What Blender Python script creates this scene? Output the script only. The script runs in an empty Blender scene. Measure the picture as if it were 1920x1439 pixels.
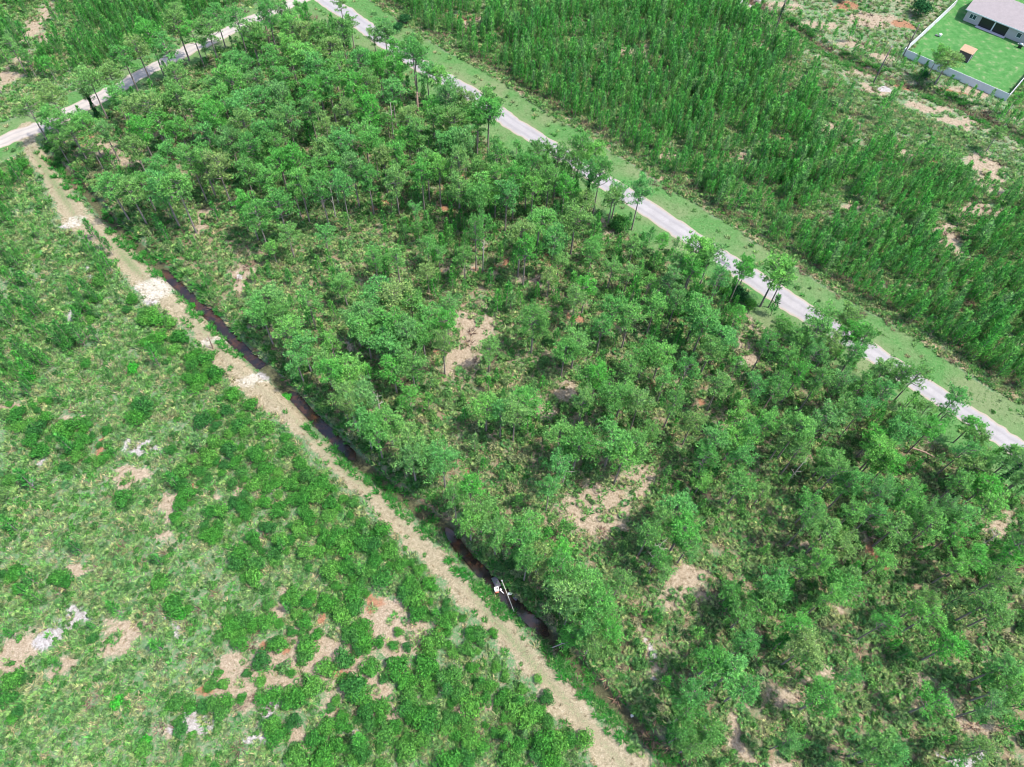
import bpy, math, random
import numpy as np
from mathutils import Matrix, Vector

random.seed(7)
rng = np.random.default_rng(11)
scene = bpy.context.scene
COL = scene.collection

# ------------------------------------------------------------------ camera
PW, PH = 1920.0, 1439.0                      # size of the photograph
FPX = 1345.0
CAM_H = 100.0
TILT = math.radians(34.154)                  # angle between the optical axis and straight down
ROLL = (0.99784, 0.06575)
AX_F = np.array([0, math.sin(TILT), -math.cos(TILT)])
AX_R = np.array([1.0, 0, 0])
AX_U = np.cross(AX_R, AX_F)
cr = AX_R * ROLL[0] + AX_U * ROLL[1]
cu = -AX_R * ROLL[1] + AX_U * ROLL[0]
cam = bpy.data.cameras.new('camera')
cam.sensor_width = 36
cam.lens = FPX / PW * 36
cam.clip_start = 1
cam.clip_end = 12000
camo = bpy.data.objects.new('camera', cam)
COL.objects.link(camo)
m = Matrix(((cr[0], cu[0], -AX_F[0], 0), (cr[1], cu[1], -AX_F[1], 0), (cr[2], cu[2], -AX_F[2], CAM_H), (0, 0, 0, 1)))
camo.matrix_world = m
scene.camera = camo

# ------------------------------------------------------------------ light
SUN_EL = math.radians(64)
SUN_DIR = np.array([0.985, -0.17])           # horizontal direction towards the sun
world = bpy.data.worlds.new("World")
scene.world = world
world.use_nodes = True
wn = world.node_tree
wn.nodes.clear()
sky = wn.nodes.new('ShaderNodeTexSky')
sky.sky_type = 'NISHITA'
sky.sun_disc = False
sky.sun_elevation = SUN_EL
sky.sun_rotation = math.atan2(SUN_DIR[0], SUN_DIR[1])
sky.dust_density = 2.0
bg = wn.nodes.new('ShaderNodeBackground')
bg.inputs['Strength'].default_value = 0.15
wo = wn.nodes.new('ShaderNodeOutputWorld')
wn.links.new(sky.outputs[0], bg.inputs[0])
wn.links.new(bg.outputs[0], wo.inputs[0])
sd = bpy.data.lights.new('sun', 'SUN')
sd.energy = 2.7
sd.angle = math.radians(0.6)
sd.color = (1.0, 0.935, 0.80)
so = bpy.data.objects.new('sun', sd)
COL.objects.link(so)
sv = Vector((SUN_DIR[0] * math.cos(SUN_EL), SUN_DIR[1] * math.cos(SUN_EL), math.sin(SUN_EL)))
so.rotation_euler = sv.to_track_quat('Z', 'Y').to_euler()
so.location = sv * 300
scene.view_settings.view_transform = 'Standard'
scene.view_settings.look = 'None'
scene.view_settings.gamma = 1
scene.view_settings.use_curve_mapping = False
scene.view_settings.exposure = 1.5
scene.render.engine = 'CYCLES'
scene.cycles.max_bounces = 6
scene.cycles.diffuse_bounces = 4
scene.cycles.transmission_bounces = 3
scene.cycles.glossy_bounces = 2
scene.cycles.filter_width = 1.05


# ------------------------------------------------------------------ helpers
def G(x, y, z=0.0):
    """point of the place at height z that the survey camera sees at (x, y)"""
    x = np.asarray(x, float); y = np.asarray(y, float)
    px, py = x - PW / 2, y - PH / 2
    v = AX_F[:, None] * FPX + cr[:, None] * px.reshape(1, -1) - cu[:, None] * py.reshape(1, -1)
    t = (CAM_H - np.asarray(z, float).reshape(-1)) / -v[2]
    out = np.stack([v[0] * t, v[1] * t], 1)
    return out[0] if x.ndim == 0 else out


def P2(X, Y, Z=0.0):
    """photograph position of a point (used to tell what lies in view)"""
    d = np.stack([np.asarray(X, float), np.asarray(Y, float), np.zeros_like(np.asarray(X, float)) + Z - CAM_H], -1)
    w = d @ AX_F
    return PW / 2 + (d @ cr) / w * FPX, PH / 2 - (d @ cu) / w * FPX, np.linalg.norm(d, axis=-1)


def mpp(x, y, z=0.0):
    """metres per photograph pixel at that spot"""
    a = G(x, y, z)
    return math.sqrt(a[0] ** 2 + a[1] ** 2 + (CAM_H - z) ** 2) / math.hypot(FPX, math.hypot(x - PW / 2, y - PH / 2))


_tabs = {}
def vnoise(x, y, scale, seed=0):
    if seed not in _tabs:
        _tabs[seed] = np.random.default_rng(1000 + seed).random((257, 257))
    T = _tabs[seed]
    u = (np.asarray(x) / scale) % 256; v = (np.asarray(y) / scale) % 256
    i = np.floor(u).astype(int); j = np.floor(v).astype(int)
    a = u - i; b = v - j
    a = a * a * (3 - 2 * a); b = b * b * (3 - 2 * b)
    i %= 256; j %= 256
    return T[i, j] * (1 - a) * (1 - b) + T[i + 1, j] * a * (1 - b) + T[i, j + 1] * (1 - a) * b + T[i + 1, j + 1] * a * b


def fbm(x, y, scale, seed=0, n=3):
    s = 0; w = 1; tot = 0
    for k in range(n):
        s = s + w * vnoise(x, y, scale / 2 ** k, seed + k); tot += w; w *= .55
    return s / tot


def sstep(a, b, x):
    t = np.clip((x - a) / (b - a), 0, 1)
    return t * t * (3 - 2 * t)


def poly(pts):
    a = np.array(pts, float)
    return G(a[:, 0], a[:, 1])


def inside(X, Y, pg):
    c = np.zeros(np.shape(X), bool)
    n = len(pg)
    for i in range(n):
        x0, y0 = pg[i]; x1, y1 = pg[(i + 1) % n]
        if y0 == y1: continue
        k = ((y0 > Y) != (y1 > Y)) & (X < (x1 - x0) * (Y - y0) / (y1 - y0) + x0)
        c ^= k
    return c


def linedist(X, Y, pl, w=None):
    """distance to a polyline and the interpolated width there"""
    best = np.full(np.shape(X), 1e9); ww = np.zeros(np.shape(X))
    for i in range(len(pl) - 1):
        a, b = pl[i], pl[i + 1]; d = b - a
        t = np.clip(((X - a[0]) * d[0] + (Y - a[1]) * d[1]) / (d @ d), 0, 1)
        q = np.hypot(X - a[0] - t * d[0], Y - a[1] - t * d[1])
        k = q < best
        best = np.where(k, q, best)
        if w is not None: ww = np.where(k, w[i] * (1 - t) + w[i + 1] * t, ww)
    return (best, ww) if w is not None else best


def ellipses(X, Y, lst, sharp=1.0):
    """sum of soft blobs given as photo ellipses (cx, cy, rx, ry)"""
    s = np.zeros(np.shape(X))
    wx = X + (fbm(X, Y, 5, 40) - .5) * 7
    wy = Y + (fbm(X, Y, 5, 50) - .5) * 7
    for e in lst:
        c = G(e[0], e[1]); ex = G(e[0] + e[2], e[1]); ey = G(e[0], e[1] + e[3])
        rx = max(np.hypot(*(ex - c)), .6); ry = max(np.hypot(*(ey - c)), .6)
        q = np.sqrt(((wx - c[0]) / rx) ** 2 + ((wy - c[1]) / ry) ** 2)
        s = np.maximum(s, 1 - sstep(.55, 1.35, q))
    return s


# ------------------------------------------------------------------ materials
def nt(name):
    mt = bpy.data.materials.new(name); mt.use_nodes = True
    t = mt.node_tree; t.nodes.clear()
    o = t.nodes.new('ShaderNodeOutputMaterial')
    return mt, t, o


def mixc(t, fac, a, b, mode='MIX'):
    n = t.nodes.new('ShaderNodeMix'); n.data_type = 'RGBA'; n.blend_type = mode
    for s, v in ((n.inputs[0], fac), (n.inputs[6], a), (n.inputs[7], b)):
        if hasattr(v, 'links'): t.links.new(v, s)
        else: s.default_value = v if not isinstance(v, tuple) else (*v, 1)
    return n.outputs[2]


def ramp(t, fac, stops, interp='LINEAR'):
    r = t.nodes.new('ShaderNodeValToRGB'); r.color_ramp.interpolation = interp
    e = r.color_ramp.elements
    while len(e) < len(stops): e.new(.5)
    for k, (p, c) in zip(e, stops): k.position = p; k.color = (*c, 1) if isinstance(c, tuple) else (c, c, c, 1)
    t.links.new(fac, r.inputs[0])
    return r.outputs[0]


def noise(t, scale, detail=3, rough=.6, vec=None):
    n = t.nodes.new('ShaderNodeTexNoise'); n.inputs['Scale'].default_value = scale
    n.inputs['Detail'].default_value = detail; n.inputs['Roughness'].default_value = rough
    if vec is None:
        g = t.nodes.new('ShaderNodeNewGeometry'); vec = g.outputs['Position']
    t.links.new(vec, n.inputs['Vector'])
    return n.outputs[0]


def mth(t, op, a, b=0.0):
    n = t.nodes.new('ShaderNodeMath'); n.operation = op
    for s, v in ((n.inputs[0], a), (n.inputs[1], b)):
        if hasattr(v, 'links'): t.links.new(v, s)
        else: s.default_value = v
    return n.outputs[0]


def leaf_mat(name, cols, transl=.3, var=.35, gain=1.0):
    cols = [tuple(q * gain for q in c) for c in cols]
    return _leaf_mat(name, cols, transl, var)


def _leaf_mat(name, cols, transl, var):
    """foliage: one hue per plant out of a short range, fine variation between leaves"""
    mt, t, o = nt(name)
    oi = t.nodes.new('ShaderNodeObjectInfo')
    n = len(cols)
    c = ramp(t, oi.outputs['Random'], [(i / max(1, n - 1), cc) for i, cc in enumerate(cols)])
    nz = noise(t, 1.7, 3, .7)
    v = ramp(t, nz, [(.3, (1 - var,) * 3), (.7, (1 + var,) * 3)])
    c = mixc(t, 1.0, c, v, 'MULTIPLY')
    ta = t.nodes.new('ShaderNodeAttribute'); ta.attribute_name = 'tone'
    tv = ramp(t, ta.outputs['Fac'], [(0, (.42, .42, .5)), (.45, (.95, .95, .95)), (1, (1.7, 1.5, 1.25))])
    c = mixc(t, 1.0, c, tv, 'MULTIPLY')
    d = t.nodes.new('ShaderNodeBsdfDiffuse'); tr = t.nodes.new('ShaderNodeBsdfTranslucent')
    t.links.new(c, d.inputs[0]); t.links.new(c, tr.inputs[0])
    mx = t.nodes.new('ShaderNodeMixShader'); mx.inputs[0].default_value = transl
    t.links.new(d.outputs[0], mx.inputs[1]); t.links.new(tr.outputs[0], mx.inputs[2])
    t.links.new(mx.outputs[0], o.inputs[0])
    return mt


def plain(name, col, rough=.7, nscale=3.0, var=.25, metal=0.0, bump=0.0, stretch=None):
    mt, t, o = nt(name)
    p = t.nodes.new('ShaderNodeBsdfPrincipled')
    tc = t.nodes.new('ShaderNodeTexCoord'); vec = tc.outputs['Object']
    if stretch:
        mp = t.nodes.new('ShaderNodeMapping'); mp.inputs['Scale'].default_value = stretch
        t.links.new(vec, mp.inputs[0]); vec = mp.outputs[0]
    nz = noise(t, nscale, 4, .65, vec)
    v = ramp(t, nz, [(.3, (1 - var,) * 3), (.7, (1 + var,) * 3)])
    c = mixc(t, 1.0, col, v, 'MULTIPLY')
    t.links.new(c, p.inputs['Base Color'])
    p.inputs['Roughness'].default_value = rough; p.inputs['Metallic'].default_value = metal
    if bump:
        b = t.nodes.new('ShaderNodeBump'); b.inputs['Strength'].default_value = bump
        t.links.new(nz, b.inputs['Height']); t.links.new(b.outputs[0], p.inputs['Normal'])
    t.links.new(p.outputs[0], o.inputs[0])
    return mt


M_PINE = leaf_mat('pine_needles', [(.080, .225, .062), (.072, .255, .052), (.095, .215, .080), (.115, .280, .070), (.085, .240, .080), (.072, .210, .058), (.125, .245, .085), (.065, .19, .05), (.15, .235, .09)], .5, .4, 1.75)
M_YOUNG = leaf_mat('young_pine_needles', [(.038, .150, .036), (.052, .195, .038), (.040, .130, .040), (.085, .215, .055), (.042, .160, .036), (.095, .185, .075)], .5, .4, 2.05)
M_BUSH = leaf_mat('bush_leaves', [(.036, .155, .034), (.055, .205, .036), (.034, .130, .038), (.085, .235, .050), (.045, .18, .035)], .45, .4, 1.35)
M_UNDER = leaf_mat('understory_leaves', [(.06, .16, .048), (.09, .21, .07), (.048, .13, .042), (.12, .23, .08), (.07, .19, .05), (.14, .19, .10), (.17, .18, .11)], .4, .4, 1.25)
M_BRIGHT = leaf_mat('bright_leaves', [(.035, .27, .03), (.05, .29, .04)], .3)
M_PALEBUSH = leaf_mat('pale_leaves', [(.12, .26, .10), (.14, .28, .11)], .3)
M_OAK = leaf_mat('oak_leaves', [(.025, .10, .035), (.02, .085, .032)], .2)
M_GRASS = leaf_mat('wiregrass', [(.095, .19, .072), (.065, .185, .055), (.16, .20, .11), (.085, .215, .065), (.22, .205, .135), (.10, .17, .085), (.055, .205, .05), (.18, .25, .11)], .35, .5, 1.42)
M_PALM = leaf_mat('palmetto_fronds', [(.08, .22, .065), (.15, .26, .09), (.055, .18, .06), (.24, .28, .13), (.07, .21, .07)], .3, .55, 1.15)
M_LOW = leaf_mat('low_scrub', [(.045, .15, .038), (.065, .20, .045), (.085, .17, .065), (.035, .11, .034)], .35, .45, 1.2)
M_LUSH = leaf_mat('lush_weeds', [(.035, .20, .04), (.065, .23, .05)], .3)
M_DEAD = leaf_mat('dead_brush', [(.12, .085, .075), (.18, .13, .10), (.10, .085, .08)], .1)
M_LILY = leaf_mat('dry_straw', [(.30, .26, .16), (.26, .21, .13)], .2)
M_BARK = plain('pine_bark', (.20, .165, .155), .95, 6, .4, bump=.3, stretch=(1, 1, .3))
M_SNAG = plain('bleached_wood', (.28, .255, .235), .9, 5, .3, stretch=(1, 1, .25))
M_SNAGB = plain('brown_dead_wood', (.22, .15, .12), .9, 5, .35)
M_POLE = plain('weathered_pole', (.10, .085, .085), .9, 4, .25, stretch=(1, 1, .15))
M_VINYL = plain('white_vinyl', (.56, .56, .60), .45, 1.2, .06)
M_STUCCO = plain('beige_stucco', (.33, .305, .31), .9, 8, .08, bump=.2)
M_TRIM = plain('white_trim', (.55, .57, .59), .5, 3, .05)
M_GLASS = plain('window_glass', (.02, .045, .06), .05, 1, .1)
M_PORCH = plain('near_black_porch_panel', (.012, .011, .016), .35, 3, .2)
M_CONC = plain('patio_concrete', (.36, .34, .38), .85, 2, .12)
M_SHEDW = plain('dark_shed_boards', (.07, .05, .052), .85, 6, .3)
M_SHEDT = plain('raw_timber', (.27, .185, .115), .8, 5, .2)
M_WHITE = plain('white_plastic', (.62, .60, .61), .4, 3, .08)
M_RED = plain('red_plastic', (.55, .06, .05), .4, 3, .1)
M_GREY = plain('grey_sheet', (.10, .095, .12), .5, 3, .15)
M_BLACK = plain('black_plastic', (.015, .015, .018), .4, 3, .1)
M_STEEL = plain('dull_steel', (.45, .46, .48), .35, 4, .1, metal=.7)
M_DARKDIRT = plain('dark_debris', (.07, .055, .05), .9, 6, .4)


# ------------------------------------------------------------------ ground plan
TRACK = [(52, 240, 30), (54, 270, 34), (80, 312, 30), (110, 355, 42), (140, 405, 60), (215, 462, 44), (262, 515, 52), (300, 545, 60), (350, 592, 46),
         (400, 640, 42), (440, 688, 42), (480, 724, 50), (540, 772, 40), (590, 830, 36), (640, 878, 42), (700, 930, 46), (780, 1008, 50),
         (835, 1068, 56), (890, 1122, 54), (960, 1200, 54), (1020, 1270, 58), (1092, 1350, 70), (1172, 1439, 84), (1290, 1570, 100)]
DITCH = [(92, 292), (108, 308), (150, 348), (205, 410), (265, 468), (300, 500), (345, 545), (400, 595), (440, 638), (480, 676), (512, 704),
         (540, 728), (575, 768), (615, 808), (665, 858), (725, 908), (785, 955), (835, 985), (870, 1035), (925, 1092), (975, 1140),
         (1030, 1190), (1080, 1240), (1130, 1295), (1180, 1345), (1235, 1400), (1310, 1480), (1400, 1590)]
ROAD = [(560, -40), (590, -15), (614, 2), (643, 20), (667, 38), (700, 62), (737, 90), (800, 130), (863, 163), (915, 198), (960, 230), (1000, 255),
        (1060, 293), (1150, 352), (1210, 391), (1260, 422), (1300, 448), (1360, 488), (1430, 533), (1490, 574), (1590, 636), (1660, 677),
        (1760, 744), (1840, 796), (1920, 848), (2040, 930)]
SIDE = [(-160, 330), (-70, 300), (0, 268), (40, 250), (80, 237), (110, 222), (180, 186), (245, 152), (300, 120), (360, 90), (430, 58), (490, 30), (550, 4), (596, -14)]
DITCH2 = [(1380, -20), (1440, 22), (1500, 58), (1545, 90), (1600, 118), (1650, 138), (1700, 158), (1760, 180), (1800, 198), (1850, 222), (1920, 258), (2010, 310)]


def pline(lst, z=0):
    a = np.array([q[:2] for q in lst], float)
    return G(a[:, 0], a[:, 1], z)


def smooth_line(p, n=3):
    for _ in range(n):
        q = [p[0]]
        for i in range(len(p) - 1):
            q += [p[i] * .75 + p[i + 1] * .25, p[i] * .25 + p[i + 1] * .75]
        q.append(p[-1]); p = np.array(q)
    return p


pT = pline(TRACK)
wT = np.array([q[2] * mpp(q[0], q[1]) * .86 * .5 for q in TRACK])      # half widths
pD = pline(DITCH)
pR = smooth_line(pline(ROAD), 2)
pS = smooth_line(pline(SIDE), 2)
pE = pline(DITCH2)

FOREST = poly([(70, 262), (200, 205), (430, 85), (560, 20), (640, 62), (760, 142), (900, 245), (1060, 335), (1180, 432), (1340, 522), (1480, 608), (1640, 708),
               (1760, 805), (1920, 925), (2060, 1020), (2060, 1560), (1420, 1560), (1240, 1395), (1040, 1185), (800, 960), (620, 790), (450, 600), (300, 480)])
PLANT_R = poly([(650, -60), (1310, -60), (1395, 20), (1470, 85), (1560, 165), (1640, 215), (1700, 262), (1800, 322), (2040, 420), (2040, 880), (1920, 795), (1765, 690),
                (1665, 625), (1565, 578), (1490, 525), (1397, 462), (1335, 430), (1247, 362), (1185, 325), (1060, 252), (960, 188), (905, 150), (837, 108), (777, 65), (715, 22)])
SPARSE_R = poly([(1530, 140), (1600, 170), (1700, 215), (1830, 290), (1980, 350), (1960, 385), (1800, 330), (1740, 300), (1660, 290), (1590, 265), (1540, 200)])
PLANT_L = poly([(-120, -60), (500, -60), (470, 0), (410, 28), (330, 62), (250, 98), (190, 130), (90, 150), (20, 120), (-120, 120)])
LEFT_A = poly([(-90, 320), (20, 335), (45, 440), (75, 560), (110, 640), (60, 740), (-90, 780)])
LEFT_B = poly([(150, 425), (185, 430), (235, 505), (200, 530), (155, 470)])
LEFT_C = poly([(120, 550), (190, 560), (200, 640), (110, 700), (60, 640)])
YARD = poly([(1700, 104), (1882, 186), (1990, 80), (1990, -60), (1805, -60), (1790, 0)])
LOT = poly([(1400, -60), (1460, -10), (1560, 60), (1690, 100), (1800, -10), (1830, -60)])
SCRUB = poly([(-100, 270), (30, 275), (130, 440), (250, 560), (400, 720), (600, 900), (800, 1120), (1000, 1330), (1130, 1500), (-100, 1500)])

WHITE_SAND = [(132, 1162, 44, 30), (140, 1155, 26, 20), (100, 1180, 20, 20), (165, 1175, 22, 14), (150, 1145, 14, 14), (262, 822, 22, 14), (285, 838, 34, 8), (96, 873, 16, 10), (82, 908, 14, 8), (1203, 1212, 11, 26), (1205, 1275, 16, 8),
              (1383, 1350, 16, 14), (300, 540, 46, 24), (485, 722, 34, 16), (130, 425, 26, 8), (405, 640, 20, 14), (1810, 1425, 50, 14), (1620, 130, 16, 7), (1655, 160, 12, 6),
              (155, 525, 14, 8), (133, 585, 10, 10), (460, 515, 10, 8), (1385, 680, 10, 14), (640, 648, 10, 10), (1400, 0, 40, 8), (520, 1330, 22, 20), (330, 1180, 40, 10),
              (345, 1380, 40, 26), (660, 1345, 26, 12), (500, 1390, 30, 12)]
SAND = [(1450, 12, 50, 9), (1530, 48, 50, 11), (1600, 80, 50, 11), (1655, 108, 36, 8), (1425, 82, 30, 9), (1600, 140, 40, 9), (1640, 166, 30, 9), (1745, 203, 60, 9), (1810, 230, 60, 9), (1640, 38, 50, 18), (610, 1235, 130, 80), (470, 1290, 60, 60), (1110, 960, 90, 50), (1200, 900, 50, 40), (880, 640, 50, 80), (20, 1225, 44, 46), (60, 1190, 40, 30), (395, 1345, 34, 20), (335, 1385, 46, 26), (640, 1225, 70, 40), (560, 1250, 60, 44), (520, 1140, 24, 30), (700, 1290, 60, 40), (720, 1140, 66, 40), (760, 1190, 50, 40),
        (430, 1310, 44, 26), (460, 1265, 26, 30), (450, 1215, 22, 24), (560, 1400, 60, 24), (900, 1330, 30, 26), (750, 1340, 40, 30), (1400, 660, 26, 30), (1425, 610, 34, 14), (1070, 975, 34, 18), (1100, 985, 26, 14),
        (1290, 1060, 40, 16), (1260, 1110, 26, 20), (1320, 1110, 20, 14), (1205, 1230, 26, 50), (1370, 1330, 22, 60), (1400, 1395, 26, 40), (1190, 890, 22, 22), (1130, 950, 60, 30), (900, 620, 26, 50), (860, 660, 26, 40),
        (1030, 760, 26, 18), (1075, 730, 26, 14), (640, 655, 22, 16), (470, 505, 30, 14), (450, 530, 24, 30), (390, 415, 22, 30), (340, 320, 30, 10), (180, 280, 40, 24), (250, 310, 50, 14), (500, 150, 16, 12),
        (530, 140, 14, 8), (1230, 790, 14, 12), (1130, 440, 14, 30), (1000, 530, 30, 14), (830, 500, 20, 24), (900, 510, 30, 10), (1550, 1260, 50, 12), (1500, 1020, 26, 12), (1470, 1330, 40, 24), (1700, 1250, 44, 16), (1800, 1340, 50, 22),
        (1750, 1300, 26, 12), (1640, 1010, 26, 14), (1880, 990, 14, 40), (1870, 1010, 26, 14), (1740, 825, 30, 12), (1760, 820, 20, 14), (1600, 380, 30, 8), (1830, 400, 44, 16), (1780, 440, 30, 40), (1560, 245, 26, 14), (1590, 235, 14, 24),
        (1180, 100, 20, 14), (1165, 115, 8, 30), (1210, 85, 10, 14), (1135, 92, 8, 12), (1245, 165, 8, 8), (880, 45, 26, 10), (1480, 275, 14, 10), (1800, 170, 60, 12), (1850, 320, 40, 40), (1560, 310, 20, 10), (1690, 290, 30, 12),
        (1390, 300, 40, 10), (1270, 300, 22, 10), (70, 40, 26, 44), (90, 70, 26, 14), (10, 150, 22, 50), (20, 140, 40, 12), (140, 300, 26, 14), (1460, 1430, 40, 24), (1280, 1080, 40, 24), (250, 880, 60, 16), (130, 790, 26, 12), (20, 765, 24, 12),
        (410, 930, 14, 10), (330, 950, 24, 26), (310, 1010, 26, 14), (480, 900, 20, 20), (370, 750, 14, 10), (235, 775, 16, 8), (370, 885, 8, 16), (170, 1060, 40, 20), (240, 1200, 40, 20), (130, 1250, 30, 20), (1850, 1200, 40, 14), (1590, 1140, 20, 30)]
RUST = [(500, 150, 18, 12), (675, 380, 10, 6), (860, 330, 22, 12), (870, 345, 12, 18), (805, 505, 12, 10), (900, 512, 16, 8), (560, 620, 12, 8), (820, 665, 10, 6), (700, 660, 14, 8), (1060, 595, 12, 16), (1080, 600, 10, 10), (1160, 660, 14, 6),
        (1235, 735, 14, 10), (1310, 755, 6, 14), (870, 880, 10, 14), (370, 1325, 26, 14), (690, 1115, 34, 16), (800, 1200, 30, 20), (520, 1210, 12, 24), (600, 1150, 12, 12), (770, 1260, 20, 20), (640, 1290, 14, 14), (1240, 165, 8, 6), (1135, 92, 7, 9),
        (870, 38, 12, 8), (1475, 275, 9, 14), (1590, 15, 30, 8), (1700, 44, 24, 8), (750, 375, 22, 8), (1745, 300, 12, 8), (365, 893, 8, 14), (180, 845, 14, 14), (1030, 615, 10, 8), (1650, 1045, 16, 26),
        (1490, 290, 10, 10), (1700, 155, 26, 8), (1780, 175, 30, 6), (930, 490, 26, 8), (1030, 500, 30, 8), (580, 205, 14, 10), (710, 390, 14, 6), (830, 385, 20, 12), (300, 300, 40, 10), (160, 265, 26, 14), (310, 480, 24, 12), (480, 690, 14, 8)]


def house_frame():
    a, b = G(1690, 105), G(1885, 190)
    u = (b - a) / np.hypot(*(b - a)); v = np.array([-u[1], u[0]])
    return a, u, v, np.hypot(*(b - a))


# ------------------------------------------------------------------ the ground sheet
def axis(lo, hi, step, far):
    c = list(np.arange(lo, hi + step * .5, step))
    g = []; d = step; x = hi
    while x < far:
        d *= 1.35; x += d; g.append(x)
    l = []; d = step; x = lo
    while x > -far:
        d *= 1.35; x -= d; l.append(x)
    return np.array(l[::-1] + c + g)


xs = axis(-150, 185, .62, 4000); ys = axis(-12, 232, .62, 4000)
GX, GY = np.meshgrid(xs, ys)
dT, wTT = linedist(GX, GY, pT, wT)
dD = linedist(GX, GY, pD)
dR = linedist(GX, GY, pR)
dS = linedist(GX, GY, pS)
dE = linedist(GX, GY, pE)


def ground_z(X, Y, full=None):
    d = linedist(X, Y, pD) if full is None else full[0]
    e = linedist(X, Y, pE) if full is None else full[1]
    cross = G(505, 697)
    q = np.hypot(X - cross[0], Y - cross[1])
    z = -1.2 * (1 - sstep(.45, 1.95, d)) * sstep(1.2, 2.6, q)
    z = z + .22 * np.exp(-((d - 3.0) / 1.1) ** 2) * sstep(2, 4, q)
    z = z - .6 * (1 - sstep(.4, 2.2, e))
    near = (1 - sstep(150, 400, np.abs(X))) * (1 - sstep(230, 500, Y))
    z = z + ((fbm(X, Y, 22, 3) - .5) * .5 + (fbm(X, Y, 1.6, 9, 2) - .5) * .16) * near
    r = linedist(X, Y, pR) if full is None else full[2]
    s = linedist(X, Y, pS) if full is None else full[3]
    flat = sstep(2.4, 5.5, np.minimum(r, s))
    return z * flat


GZ = ground_z(GX, GY, (dD, dE, dR, dS))
wig = (fbm(GX, GY, 3.5, 21) - .5) * 2.4
on_track = 1 - sstep(-1.3, 1.3, dT - wTT + wig * 1.0 + (fbm(GX, GY, 1.4, 23, 2) - .5) * 1.6)
verge = ((1 - sstep(7.5, 9.5, dR + wig)) + (1 - sstep(5.0, 7.0, dS + wig)))
verge = np.clip(verge, 0, 1)
yard = inside(GX, GY, YARD)
sand = ellipses(GX, GY, SAND); white = ellipses(GX, GY, WHITE_SAND); rust = ellipses(GX, GY, RUST)
lot = inside(GX, GY, LOT)
corr = 1 - sstep(5, 9, dE + wig)
farv = 1 - sstep(0, 1.8, np.abs(dR - 9.6 + wig * .35))       # straw-coloured strip at the plantation's edge
above = (GY > np.interp(GX, pR[:, 0][np.argsort(pR[:, 0])], pR[:, 1][np.argsort(pR[:, 0])]))
straw = farv * above
inF = inside(GX, GY, FOREST)
bare = np.clip(np.maximum(sand, white * .95), 0, 1)
bare = np.maximum(bare, rust * .8)


def make_mesh(name, verts, faces, mats, attrs=None, smooth=False, mi=None):
    if attrs is None:                       # each leaf or tuft its own tone
        m_ = len(faces[-1]); nv = len(verts)
        tr_ = np.random.default_rng(nv).random(nv // m_ // 3 + 2)
        attrs = {'tone': np.repeat(tr_, m_ * 3)[:nv]}
    me = bpy.data.meshes.new(name)
    me.from_pydata(verts if isinstance(verts, list) else verts.tolist(), [], faces if isinstance(faces, list) else faces.tolist())
    for q in mats: me.materials.append(q)
    if attrs:
        for k, v in attrs.items():
            a = me.attributes.new(k, 'FLOAT', 'POINT'); a.data.foreach_set('value', np.asarray(v, np.float32).ravel())
    if smooth: me.polygons.foreach_set('use_smooth', np.ones(len(me.polygons), bool))
    if mi is not None: me.polygons.foreach_set('material_index', np.asarray(mi, np.int32))
    me.update()
    return me


def link(name, me, parent=None, loc=(0, 0, 0), rot=(0, 0, 0), sc=None):
    o = bpy.data.objects.new(name, me); COL.objects.link(o)
    o.location = loc; o.rotation_euler = rot
    if sc is not None: o.scale = sc
    if parent is not None: o.parent = parent
    return o


def tag(o, label=None, cat=None, group=None, kind=None):
    if label: o['label'] = label
    if cat: o['category'] = cat
    if group: o['group'] = group
    if kind: o['kind'] = kind
    return o


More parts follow.
